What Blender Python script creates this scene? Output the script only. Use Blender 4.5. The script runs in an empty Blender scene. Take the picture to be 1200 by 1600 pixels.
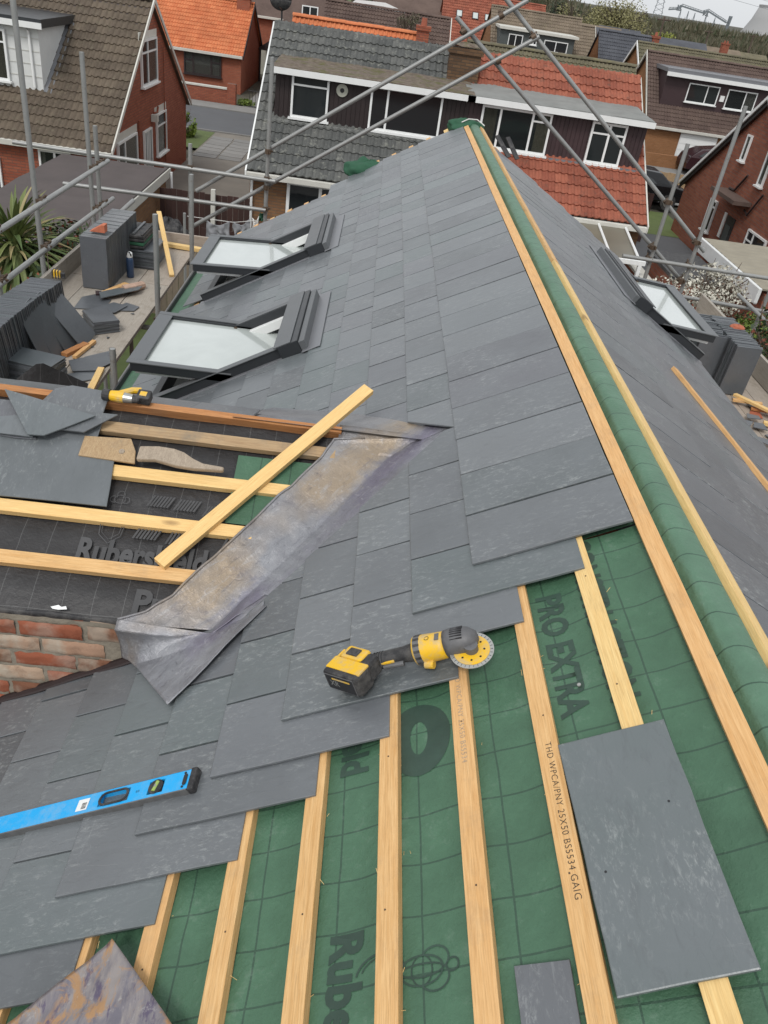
import bpy, bmesh, math, random
from mathutils import Vector, Matrix, noise as mnoise
R = random.Random(7)
rad = math.radians
C = bpy.context.scene.collection
SC = bpy.context.scene
# ------------------------------------------------------------------ camera
GZ = -7.0                      # ground level; the camera stands at the origin
pitch, yaw, roll = .5939, .076, .1568
fw = Vector((math.sin(yaw)*math.cos(pitch), math.cos(yaw)*math.cos(pitch), -math.sin(pitch)))
r0 = Vector((math.cos(yaw), -math.sin(yaw), 0)); u0 = r0.cross(fw)
rt = r0*math.cos(roll)+u0*math.sin(roll); up = rt.cross(fw)
cd = bpy.data.cameras.new('camera'); cam = bpy.data.objects.new('camera', cd); C.objects.link(cam)
cam.matrix_world = Matrix(((rt.x, up.x, -fw.x, 0), (rt.y, up.y, -fw.y, 0), (rt.z, up.z, -fw.z, 0), (0, 0, 0, 1)))
cd.sensor_fit = 'HORIZONTAL'; cd.sensor_width = 36; cd.lens = 36*1241.2/1200
cd.clip_start = .05; cd.clip_end = 6000
SC.camera = cam
# ------------------------------------------------------------------ light
SUN_EL, SUN_AZ = 52, 200       # degrees; azimuth clockwise from +Y
w = bpy.data.worlds.new('World'); SC.world = w; w.use_nodes = True
nt = w.node_tree; bg = nt.nodes['Background']
sky = nt.nodes.new('ShaderNodeTexSky'); sky.sky_type = 'NISHITA'; sky.sun_disc = False
sky.sun_elevation = rad(SUN_EL); sky.sun_rotation = rad(SUN_AZ); sky.air_density = 1.0; sky.dust_density = 3.0; sky.ozone_density = 1
hs = nt.nodes.new('ShaderNodeHueSaturation'); hs.inputs['Saturation'].default_value = .16
mxw = nt.nodes.new('ShaderNodeMixRGB'); mxw.inputs['Fac'].default_value = .72; mxw.inputs['Color2'].default_value = (6.3, 6.5, 6.7, 1)
nt.links.new(sky.outputs[0], hs.inputs['Color']); nt.links.new(hs.outputs[0], mxw.inputs['Color1'])
nt.links.new(mxw.outputs[0], bg.inputs['Color']); bg.inputs['Strength'].default_value = .118
sl = bpy.data.lights.new('sun', 'SUN'); sl.energy = 1.15; sl.angle = rad(15); sl.color = (1, .97, .93)
so = bpy.data.objects.new('sun', sl); C.objects.link(so)
a = rad(SUN_AZ); e = rad(SUN_EL)
sd = Vector((math.sin(a)*math.cos(e), math.cos(a)*math.cos(e), math.sin(e)))
so.rotation_euler = sd.to_track_quat('Z', 'Y').to_euler()
SC.view_settings.view_transform = 'Standard'; SC.view_settings.look = 'None'
SC.view_settings.exposure = 0.38; SC.view_settings.gamma = 1; SC.view_settings.use_curve_mapping = False

# ------------------------------------------------------------------ materials
class NT:
    def __init__(s, name):
        s.m = bpy.data.materials.new(name); s.m.use_nodes = True; s.t = s.m.node_tree; s.b = s.t.nodes['Principled BSDF']
    def n(s, ty, **k):
        x = s.t.nodes.new('ShaderNode'+ty)
        for a, v in k.items():
            if a in x.inputs.keys(): x.inputs[a].default_value = v
            else: setattr(x, a, v)
        return x
    def l(s, a, b): s.t.links.new(a, b)
    def coord(s, scale=(1, 1, 1), kind='Object', loc=(0, 0, 0)):
        c = s.n('TexCoord'); m = s.n('Mapping'); m.inputs['Scale'].default_value = scale; m.inputs['Location'].default_value = loc
        s.l(c.outputs[kind], m.inputs[0]); return m.outputs[0]
    def rnd(s, k=37):
        o = s.n('ObjectInfo'); g = s.n('NewGeometry'); a = s.n('Math', operation='ADD'); s.l(o.outputs['Random'], a.inputs[0]); s.l(g.outputs['Random Per Island'], a.inputs[1])
        f = s.n('Math', operation='FRACT'); s.l(a.outputs[0], f.inputs[0]); b = s.n('Math', operation='MULTIPLY'); b.inputs[1].default_value = k; s.l(f.outputs[0], b.inputs[0])
        return f.outputs[0], b.outputs[0]
    def noise(s, vec, scale=5, detail=4, rough=.55, w=None, dist=0):
        x = s.n('TexNoise'); x.inputs['Scale'].default_value = scale; x.inputs['Detail'].default_value = detail; x.inputs['Roughness'].default_value = rough; x.inputs['Distortion'].default_value = dist
        if w is not None: x.noise_dimensions = '4D'; s.l(w, x.inputs['W'])
        s.l(vec, x.inputs['Vector']); return x.outputs['Fac']
    def ramp(s, fac, stops):
        x = s.n('ValToRGB'); cr = x.color_ramp
        while len(cr.elements) < len(stops): cr.elements.new(.5)
        for e, (p, c) in zip(cr.elements, stops):
            e.position = p; e.color = (c, c, c, 1) if isinstance(c, (int, float)) else tuple(c)+(1,)
        s.l(fac, x.inputs[0]); return x.outputs[0]
    def mix(s, fac, a, b, mode='MIX'):
        x = s.n('MixRGB', blend_type=mode)
        for i, v in ((0, fac), (1, a), (2, b)):
            if hasattr(v, 'is_output'): s.l(v, x.inputs[i])
            elif i == 0: x.inputs[0].default_value = v
            else: x.inputs[i].default_value = (v, v, v, 1) if isinstance(v, (int, float)) else tuple(v)+(1,)
        return x.outputs[0]
    def math(s, op, a, b=0, c=0):
        x = s.n('Math', operation=op)
        for i, v in enumerate((a, b, c)):
            if hasattr(v, 'is_output'): s.l(v, x.inputs[i])
            else: x.inputs[i].default_value = v
        return x.outputs[0]
    def bump(s, h, dist=.002, strength=1):
        x = s.n('Bump'); x.inputs['Distance'].default_value = dist; x.inputs['Strength'].default_value = strength
        s.l(h, x.inputs['Height']); s.l(x.outputs[0], s.b.inputs['Normal'])
    def out(s, col=None, rough=None, metal=None, spec=None):
        for nm, v in (('Base Color', col), ('Roughness', rough), ('Metallic', metal), ('Specular IOR Level', spec)):
            if v is None: continue
            if hasattr(v, 'is_output'): s.l(v, s.b.inputs[nm])
            else: s.b.inputs[nm].default_value = tuple(v)+(1,) if isinstance(v, (tuple, list)) else v
        return s.m

def plain(name, col, rough=.5, metal=0, var=.12, scale=6, bump=0, spec=None):
    t = NT(name); v = t.coord(); n = t.noise(v, scale, 5, .6); rf, rw = t.rnd()
    f = t.math('MULTIPLY_ADD', n, var*2, 1-var); f = t.math('MULTIPLY', f, t.math('MULTIPLY_ADD', rf, var, 1-var/2))
    c = t.mix(1, col, t.mix(0, (1, 1, 1), 0), 'MULTIPLY')
    mm = t.n('VectorMath', operation='SCALE'); t.l(c, mm.inputs[0]); t.l(f, mm.inputs['Scale'])
    if bump: t.bump(n, bump)
    return t.out(mm.outputs[0], t.math('MULTIPLY_ADD', n, .2, rough-.1), metal, spec)

def slate_mat(name, base=(.098, .106, .116), amp=1.0, along=(6, 2.2, 4), grime=.3):
    t = NT(name); rf, rw = t.rnd(61)
    v = t.coord(); vs = t.coord(along); vc = t.coord((4.2, 1.7, 3))
    big = t.noise(v, 4, 4, .55, rw); grain = t.noise(vs, 6, 8, .68, rw, 1.0); fine = t.noise(v, 110, 3, .7, rw)
    c = t.mix(t.ramp(rf, [(0, 0), (1, 1)]), [x*.68 for x in base], [base[0]*1.32, base[1]*1.30, base[2]*1.28])
    c = t.mix(t.ramp(t.math('FRACT', t.math('MULTIPLY', rf, 7.3)), [(.62, 0), (1, .5)]), c, (base[0]*.88, base[1]*1.14, base[2]*1.02))
    c = t.mix(t.ramp(t.math('FRACT', t.math('MULTIPLY', rf, 13.7)), [(.72, 0), (1, .4)]), c, (base[0]*1.12, base[1]*.99, base[2]*1.08))
    c = t.mix(t.ramp(big, [(.3, .0), (.7, .6)]), c, [x*1.3 for x in base])
    c = t.mix(t.ramp(grain, [(.34, .30), (.47, 0)]), c, [x*.66 for x in base])
    sc = t.noise(vc, 20, 8, .80, rw, .5); patch = t.noise(v, 3.2, 3, .5, rw)          # pale scuffs and cutting dust
    m1 = t.math('MULTIPLY', t.ramp(sc, [(.52, 0), (.62, .5), (.74, 1)]), t.ramp(patch, [(.40, 0), (.60, 1)]))
    c = t.mix(t.math('MULTIPLY', m1, grime*1.5), c, (.40, .42, .41))
    sr = t.noise(t.coord((1.8, 14, 5)), 3.5, 7, .75, rw, 1.1); s2 = t.noise(t.coord((17, 1.7, 5)), 3, 7, .75, rw, 1.2)   # knife scratches
    c = t.mix(t.math('MULTIPLY', t.ramp(sr, [(.64, 0), (.72, 1)]), .22), c, (.42, .44, .43)); c = t.mix(t.math('MULTIPLY', t.ramp(s2, [(.65, 0), (.73, 1)]), .22), c, (.42, .44, .43))
    c = t.mix(t.ramp(fine, [(.70, 0), (.77, .45)]), c, (.42, .43, .42))
    hgt = t.math('ADD', t.math('MULTIPLY', grain, .55), t.math('MULTIPLY', fine, .12))
    st = t.noise(vs, 1.6, 3, .5, rw, .6); hgt = t.math('ADD', hgt, t.math('MULTIPLY', t.math('SNAP', st, .11), 1.6))
    t.bump(hgt, .0020*amp, .75)
    return t.out(c, t.math('MULTIPLY_ADD', grain, .25, .24), 0, .85)

def wood_mat(name, c1, c2, knots=True, dirt=.15):
    t = NT(name); rf, rw = t.rnd(40)
    vy = t.coord((26, 1.3, 26)); v = t.coord((1, 1, 1))
    g = t.noise(vy, 3.2, 6, .7, rw, 1.4); f = t.noise(t.coord((160, 5, 160)), 3, 3, .6, rw)
    c = t.mix(t.ramp(g, [(.35, 0), (.66, 1)]), c1, c2)
    c = t.mix(t.ramp(f, [(.47, 0), (.70, .6)]), c, [x*.62 for x in c2])
    c = t.mix(t.math('MULTIPLY', rf, .28), c, (c1[0]*1.02, c1[1]*.8, c1[2]*.7))
    if knots:
        vo = t.n('TexVoronoi', voronoi_dimensions='4D'); vo.inputs['Scale'].default_value = 1; t.l(t.coord((9, 3.2, 9)), vo.inputs['Vector']); t.l(rw, vo.inputs['W'])
        k = t.ramp(vo.outputs['Distance'], [(.0, 1), (.10, .85), (.17, 0)]); c = t.mix(t.math('MULTIPLY', k, .75), c, (.14, .065, .03))
    d = t.noise(v, 7, 6, .7, rw); c = t.mix(t.math('MULTIPLY', t.ramp(d, [(.52, 0), (.72, 1)]), dirt*2), c, (.2, .17, .13))
    t.bump(t.math('ADD', g, t.math('MULTIPLY', f, .6)), .0007)
    return t.out(c, .62, 0, .3)

def brick_mat(name, c1, c2, mortar=(.22, .2, .17), sc=1.0, axis='X', var=.5):
    """far brickwork: bricks of about three pixels, too small to be told apart"""
    t = NT(name); g = t.n('TexCoord'); sp = t.n('SeparateXYZ'); t.l(g.outputs['Object'], sp.inputs[0])
    cb = t.n('CombineXYZ'); t.l(t.math('ADD', sp.outputs[0], sp.outputs[1]), cb.inputs[0]); t.l(sp.outputs[2], cb.inputs[1])
    b = t.n('TexBrick'); t.l(cb.outputs[0], b.inputs['Vector'])
    b.inputs['Scale'].default_value = 1; b.inputs['Brick Width'].default_value = .225*sc; b.inputs['Row Height'].default_value = .075*sc
    b.inputs['Mortar Size'].default_value = .007; b.inputs['Color1'].default_value = c1+(1,); b.inputs['Color2'].default_value = c2+(1,); b.inputs['Mortar'].default_value = mortar+(1,)
    n = t.noise(g.outputs['Object'], 1.6, 6, .65); c = t.mix(t.ramp(n, [(.3, 0), (.7, var)]), b.outputs['Color'], [x*.6 for x in c1])
    n2 = t.noise(g.outputs['Object'], 9, 4, .6); c = t.mix(t.ramp(n2, [(.55, 0), (.8, .35)]), c, [min(1, x*1.5) for x in c2])
    t.bump(b.outputs['Fac'], -.006)
    return t.out(c, .85, 0, .2)

def tile_mat(name, c1, c2, lichen=None, la=.4):
    t = NT(name); rf, rw = t.rnd(50); v = t.coord(kind='Object'); g = t.n('NewGeometry')
    n = t.noise(g.outputs['Position'], 1.1, 6, .65); n2 = t.noise(g.outputs['Position'], 14, 4, .65)
    c = t.mix(rf, c1, c2); c = t.mix(t.ramp(n, [(.35, .5), (.6, 0)]), c, [x*.55 for x in c1])
    c = t.mix(t.ramp(n2, [(.5, 0), (.72, .3)]), c, [x*1.45 for x in c2])
    if lichen: c = t.mix(t.math('MULTIPLY', t.ramp(t.noise(g.outputs['Position'], 5, 6, .75), [(.55, 0), (.66, 1)]), la), c, lichen)
    t.bump(n2, .004)
    return t.out(c, .82, 0, .25)

def leaf_mat(name, c1, c2, c3=None):
    t = NT(name); rf, rw = t.rnd(1); c = t.mix(rf, c1, c2)
    if c3: c = t.mix(t.ramp(t.math('FRACT', t.math('MULTIPLY', rf, 9.7)), [(.8, 0), (.86, 1)]), c, c3)
    t.b.inputs['Subsurface Weight'].default_value = 0
    return t.out(c, .55, 0, .35)

M = {}
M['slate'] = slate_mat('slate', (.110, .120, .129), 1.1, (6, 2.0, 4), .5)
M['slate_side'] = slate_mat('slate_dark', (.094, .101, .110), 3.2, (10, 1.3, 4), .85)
M['slate_new'] = slate_mat('slate_stacked', (.078, .086, .096), .7, (2, 4, 4), .12)
M['wood'] = wood_mat('pine_batten', (.74, .49, .235), (.58, .33, .125))
M['wood_y'] = wood_mat('pale_batten', (.82, .61, .28), (.70, .46, .18), dirt=.05)
M['wood_o'] = wood_mat('orange_batten', (.52, .25, .10), (.36, .15, .055))
M['wood_old'] = wood_mat('weathered_batten', (.46, .34, .20), (.33, .22, .12), dirt=.4)
M['wood_grey'] = wood_mat('worn_wood', (.42, .35, .27), (.29, .235, .18), False, .3)
M['steel'] = None
def steel():
    t = NT('galvanised_tube'); rf, rw = t.rnd(30); v = t.coord(); n = t.noise(v, 9, 6, .7, rw)
    c = t.mix(n, (.22, .225, .22), (.42, .425, .41)); c = t.mix(t.ramp(t.noise(v, 30, 4, .7, rw), [(.6, 0), (.72, .6)]), c, (.16, .10, .06))
    c = t.mix(t.math('MULTIPLY', rf, .35), c, (.17, .17, .17)); t.bump(n, .001); return t.out(c, .45, .35, .5)
M['steel'] = steel()
M['coupler'] = plain('coupler_steel', (.12, .085, .06), .6, .6, .3, 30, .001)
M['lead_grey'] = plain('grey_flashing_metal', (.21, .215, .23), .42, .35, .1, 5, .0008)
M['anth'] = plain('anthracite_metal', (.030, .033, .037), .38, .1, .08, 8)
M['greymetal'] = plain('grey_window_cladding', (.125, .132, .138), .42, .25, .1, 7)
M['white'] = plain('white_upvc', (.78, .79, .78), .35, 0, .06)
M['whitewood'] = plain('white_painted_boards', (.66, .67, .66), .55, 0, .12, 4)
M['cream'] = plain('cream_fascia', (.56, .55, .50), .6, 0, .15, 5)
M['black'] = plain('black_paint', (.018, .018, .02), .45)
M['brownpaint'] = plain('dark_brown_boards', (.022, .013, .013), .6, 0, .3, 14)
M['maroon'] = plain('maroon_cladding', (.042, .022, .024), .6, 0, .3, 12)
M['greyclad'] = plain('charcoal_cladding', (.07, .08, .078), .6, 0, .15, 9)
def dusty(name, col, dust, k, rough=.42):
    t = NT(name); v = t.coord(); n = t.noise(v, 38, 7, .75); n2 = t.noise(v, 14, 5, .65)
    c = t.mix(t.math('MULTIPLY', t.ramp(t.math('MULTIPLY', n, n2), [(.20, 0), (.34, 1)]), k), col, dust); t.bump(n, .0003); return t.out(c, t.math('MULTIPLY_ADD', n, .4, rough-.15), 0, .5)
M['rubber'] = dusty('black_rubber', (.020, .020, .022), (.13, .125, .12), .5, .6)
M['toolgrey'] = plain('dusty_grey_casting', (.14, .14, .145), .55, .3, .35, 60, .0006)
M['yellow'] = dusty('yellow_plastic', (.78, .46, .012), (.40, .36, .28), .6)
M['disc'] = plain('diamond_disc_steel', (.42, .42, .40), .35, .7, .2, 60)
M['blue'] = dusty('blue_anodised', (.008, .37, .78), (.30, .42, .50), .3, .35)
M['aluminium'] = plain('scuffed_aluminium', (.20, .20, .20), .4, .5, .3, 50)
M['concrete'] = plain('driveway_concrete', (.175, .158, .135), .9, 0, .35, 1.2, .004)
M['asphalt'] = plain('road_asphalt', (.088, .092, .098), .85, 0, .25, 1.0, .004)
M['paving'] = plain('pavement_concrete', (.21, .205, .195), .9, 0, .25, 2)
M['earth'] = plain('ground_soil', (.075, .07, .05), .95, 0, .5, .6, .01)
M['line'] = plain('road_paint', (.42, .42, .40), .7, 0, .3, 5)
M['felt'] = plain('roofing_felt', (.075, .062, .060), .9, 0, .35, 1.4, .006)
M['felt_moss'] = NT('mossy_felt').m
def felt_moss():
    t = NT('mossy_dormer_felt'); g = t.n('NewGeometry'); p = g.outputs['Position']
    n = t.noise(p, 2.2, 7, .7); n2 = t.noise(p, 7, 6, .75)
    c = t.mix(t.ramp(n2, [(.35, 0), (.65, 1)]), (.075, .052, .038), (.19, .155, .12)); c = t.mix(t.ramp(n, [(.5, 0), (.62, .9)]), c, (.085, .085, .02))
    t.bump(n2, .02); return t.out(c, .95)
M['felt_moss'] = felt_moss()
M['felt_pale'] = plain('pale_lead_roof', (.20, .205, .195), .7, 0, .4, 2.2, .006)
def glass(name, tint=(.02, .024, .026), rough=.04, tr=.0):
    t = NT(name); t.out(tint, rough, 0, .7)
    if tr:
        t.b.inputs['Alpha'].default_value = 1-tr
    return t.m
M['glass'] = glass('window_glass'); M['glass_c'] = glass('window_glass_clear', (.02, .024, .025), .03, .55)
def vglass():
    t = NT('skylight_glass'); v = t.coord(); n = t.noise(v, 2.2, 5, .6, dist=.8); c = t.mix(t.ramp(n, [(.2, 0), (.8, 1)]), (.42, .46, .44), (.54, .58, .56))  # pale cloudy base colour paints in the reflected sky
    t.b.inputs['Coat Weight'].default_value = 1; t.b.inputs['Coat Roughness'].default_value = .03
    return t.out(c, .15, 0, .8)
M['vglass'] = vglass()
M['curtain'] = plain('net_curtain', (.42, .42, .36), .9, 0, .2, 9)
M['blind'] = plain('beige_curtain', (.30, .28, .18), .9, 0, .3, 20)
M['brick_L'] = brick_mat('red_brick', (.36, .12, .07), (.27, .08, .05), (.15, .10, .08))
M['brick_O'] = brick_mat('orange_red_brick', (.36, .115, .065), (.30, .09, .055), (.22, .15, .11))
M['brick_R'] = brick_mat('brown_red_brick', (.34, .13, .08), (.24, .082, .055), (.19, .16, .14), 1.3)
M['brick_Y'] = brick_mat('buff_brick', (.27, .15, .075), (.20, .10, .055), (.16, .13, .10))
M['brick_T'] = brick_mat('tan_brick', (.33, .16, .075), (.29, .135, .06), (.27, .17, .10))
M['brick_D'] = brick_mat('dark_chimney_brick', (.17, .10, .055), (.09, .055, .035), (.07, .06, .05))
M['tile_L'] = tile_mat('brown_concrete_tile', (.105, .082, .062), (.145, .115, .085), (.20, .19, .13), .3)
M['tile_G'] = tile_mat('grey_lichen_tile', (.088, .092, .09), (.13, .132, .125), (.36, .36, .31), .42)
M['tile_R'] = tile_mat('red_clay_tile', (.25, .078, .050), (.36, .125, .078), (.10, .065, .05), .6)
M['tile_O'] = tile_mat('orange_pantile', (.54, .165, .07), (.62, .225, .10), (.35, .13, .07), .4)
M['tile_B'] = tile_mat('brown_tile', (.105, .072, .062), (.135, .096, .08))
M['tile_B2'] = tile_mat('umber_tile', (.17, .135, .10), (.22, .175, .13), (.24, .22, .12), .35)
M['tile_M'] = tile_mat('mossy_tile', (.13, .12, .08), (.17, .15, .10), (.2, .19, .07), .5)
M['tile_S'] = tile_mat('slate_grey_tile', (.082, .086, .1), (.10, .105, .12))
M['grass'] = plain('lawn_grass', (.085, .115, .035), .9, 0, .4, 3, .02)
M['leaf_dark'] = leaf_mat('shrub_leaf', (.022, .04, .015), (.05, .075, .026), (.22, .06, .03))
M['leaf_hedge'] = leaf_mat('hedge_leaf', (.09, .14, .02), (.16, .22, .04))
M['leaf_palm'] = leaf_mat('strap_leaf', (.07, .11, .035), (.17, .20, .07), (.30, .25, .12))
M['leaf_far'] = leaf_mat('woodland_foliage', (.075, .075, .045), (.12, .105, .065), (.05, .065, .03))
M['leaf_willow'] = leaf_mat('willow_foliage', (.20, .19, .08), (.27, .25, .12))
M['leaf_bright'] = leaf_mat('spring_foliage', (.16, .19, .025), (.25, .27, .05))
M['leaf_conifer'] = leaf_mat('conifer_foliage', (.02, .035, .016), (.045, .06, .03))
M['blossom'] = leaf_mat('white_blossom', (.62, .60, .52), (.42, .40, .33), (.16, .11, .08))
M['twig'] = plain('bare_twig', (.09, .065, .05), .9)
M['bark'] = plain('bark', (.10, .08, .06), .9, 0, .3, 8, .01)
M['fence_dark'] = plain('dark_stained_fence', (.042, .018, .014), .8, 0, .3, 12, .002)
M['fence_grey'] = plain('weathered_fence', (.20, .165, .125), .9, 0, .3, 14, .002)
M['fabric'] = plain('grey_cotton', (.25, .255, .27), .95, 0, .15, 12)
M['greenfab'] = plain('green_net', (.02, .085, .045), .8, 0, .3, 12)
M['whitefab'] = plain('white_cloth', (.66, .65, .63), .9)
M['plank'] = wood_mat('scaffold_board', (.42, .385, .335), (.32, .285, .24), False, .35)
M['bottle'] = plain('navy_bottle', (.035, .065, .13), .35)
M['carpaint'] = plain('black_car_paint', (.012, .013, .015), .12, .2)
M['carpaint2'] = plain('dark_red_car_paint', (.035, .012, .015), .15, .2)
M['tower_concrete'] = plain('far_concrete', (.34, .34, .34), .9)  # the cooling tower's own pale grey
M['far_steel'] = plain('far_steelwork', (.17, .19, .205), .8)
M['brick_bit'] = plain('broken_red_brick', (.42, .13, .07), .9, 0, .3, 30, .002)
M['black_ink'] = plain('black_ink', (.02, .02, .02), .7)

def lead_mat():
    t = NT('sheet_lead'); g = t.n('NewGeometry'); p = g.outputs['Position']
    mp = t.n('Mapping'); mp.inputs['Rotation'].default_value = (0, 0, -.90); t.l(p, mp.inputs[0]); ms = t.n('VectorMath', operation='MULTIPLY'); t.l(mp.outputs[0], ms.inputs[0]); ms.inputs[1].default_value = (1.3, 9, 5)
    st = t.noise(ms.outputs[0], 4, 7, .7, dist=.5); n = t.noise(p, 3.0, 5, .6, dist=.3); f = t.noise(p, 30, 7, .75, dist=1.2); f2 = t.noise(p, 90, 4, .7)
    dt = t.n('VectorMath', operation='DOT_PRODUCT'); t.l(p, dt.inputs[0]); dt.inputs[1].default_value = (-.785, .62, 0)
    cc = t.math('MULTIPLY_ADD', t.noise(p, 5, 5, .65, dist=.5), .16, t.math('MULTIPLY_ADD', st, .10, dt.outputs['Value']))   # distance across the sheet, wobbled
    c = t.mix(t.ramp(n, [(.35, 0), (.65, 1)]), (.18, .183, .20), (.30, .305, .325))
    fa = t.math('MULTIPLY_ADD', cc, 2.0, -3.0)
    nl = t.ramp(t.noise(p, 2.3, 3, .5), [(.36, 0), (.52, 1)])
    gold = t.math('MULTIPLY', t.ramp(fa, [(.38, 0), (.50, 1), (.66, .9), (.78, .15)]), nl)
    purple = t.math('MULTIPLY', t.ramp(fa, [(.16, 0), (.27, 1), (.36, .8), (.44, 0)]), nl)
    c = t.mix(t.math('MULTIPLY', purple, .75), c, (.16, .14, .20)); c = t.mix(t.math('MULTIPLY', gold, .72), c, (.38, .28, .17))
    c = t.mix(t.ramp(st, [(.56, 0), (.70, .45)]), c, (.42, .42, .43)); c = t.mix(t.ramp(st, [(.30, .5), (.42, 0)]), c, (.10, .095, .11))
    c = t.mix(t.ramp(f, [(.57, 0), (.72, .5)]), c, (.54, .54, .55)); c = t.mix(t.ramp(f, [(.30, .7), (.42, 0)]), c, (.09, .085, .09))
    mo = t.noise(p, 9, 8, .78, dist=.9); c = t.mix(t.ramp(mo, [(.36, .4), (.48, 0)]), c, (.14, .13, .15))
    t.bump(t.math('ADD', t.math('ADD', f, t.math('MULTIPLY', st, 1.2)), t.math('MULTIPLY', f2, .3)), .0028); return t.out(c, .34, .45, .5)
M['lead'] = lead_mat()
def lead2_mat():
    t = NT('stained_lead_offcut'); v = t.coord((3, 1, 1)); p = t.coord()
    n = t.noise(v, 5, 6, .7, dist=1.5); n2 = t.noise(p, 9, 6, .7, dist=1)
    c = t.mix(t.ramp(n, [(.38, 0), (.6, 1)]), (.17, .16, .19), (.30, .27, .26)); c = t.mix(t.ramp(n2, [(.52, 0), (.6, .9)]), c, (.42, .24, .11))
    c = t.mix(t.ramp(t.noise(v, 9, 5, .7), [(.56, 0), (.64, .8)]), c, (.09, .07, .13)); c = t.mix(t.ramp(t.noise(p, 30, 6, .8), [(.58, 0), (.7, .7)]), c, (.46, .44, .42))
    t.bump(n2, .003); return t.out(c, .4, .35, .5)
M['lead2'] = lead2_mat()
def membrane(name, base, line, gx, gy, lw, axes, pale):
    t = NT(name); v = t.coord(); s = t.n('SeparateXYZ')
    wn = t.n('TexNoise'); wn.inputs['Scale'].default_value = 5; t.l(v, wn.inputs['Vector'])
    ad = t.n('VectorMath', operation='MULTIPLY_ADD'); t.l(wn.outputs['Color'], ad.inputs[0]); ad.inputs[1].default_value = (.012, .012, .012); t.l(v, ad.inputs[2])
    t.l(ad.outputs[0], s.inputs[0]); a, b = s.outputs[axes[0]], s.outputs[axes[1]]
    def ln(x, per, wd): return t.math('LESS_THAN', t.math('ABSOLUTE', t.math('SUBTRACT', t.math('FRACT', t.math('DIVIDE', x, per)), .5)), wd/per/2)
    l = t.math('MAXIMUM', ln(a, gx, lw), ln(b, gy, lw))
    n = t.noise(v, 6, 6, .7); f = t.noise(v, 45, 5, .75)
    c = t.mix(t.ramp(n, [(.3, 0), (.7, 1)]), [x*.82 for x in base], [x*1.15 for x in base]); c = t.mix(t.math('MULTIPLY', l, .75), c, line)
    c = t.mix(t.math('MULTIPLY', t.ramp(t.math('MULTIPLY', f, n), [(.30, 0), (.42, 1)]), .35), c, pale)
    fb = t.noise(v, 380, 2, .5); t.bump(t.math('ADD', t.math('MULTIPLY', n, 1.4), t.math('ADD', t.math('MULTIPLY', f, .06), t.math('MULTIPLY', fb, .02))), .008); return t.out(c, .5, 0, .45)
M['green'] = membrane('green_membrane', (.060, .138, .082), (.026, .058, .040), .12, .2, .0045, (0, 1), (.16, .23, .18))
M['greenroll'] = membrane('green_ridge_roll', (.088, .178, .115), (.022, .055, .036), .12, 9, .0045, (0, 1), (.18, .25, .2))
M['blackm'] = membrane('black_membrane', (.026, .025, .026), (.10, .10, .10), .105, .2, .0022, (0, 1), (.07, .07, .072))
M['print_dark'] = plain('dark_green_print', (.030, .062, .045), .6, 0, .3, 30)
M['print_pale'] = plain('pale_grey_print', (.062, .062, .064), .7, 0, .3, 50)

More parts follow.
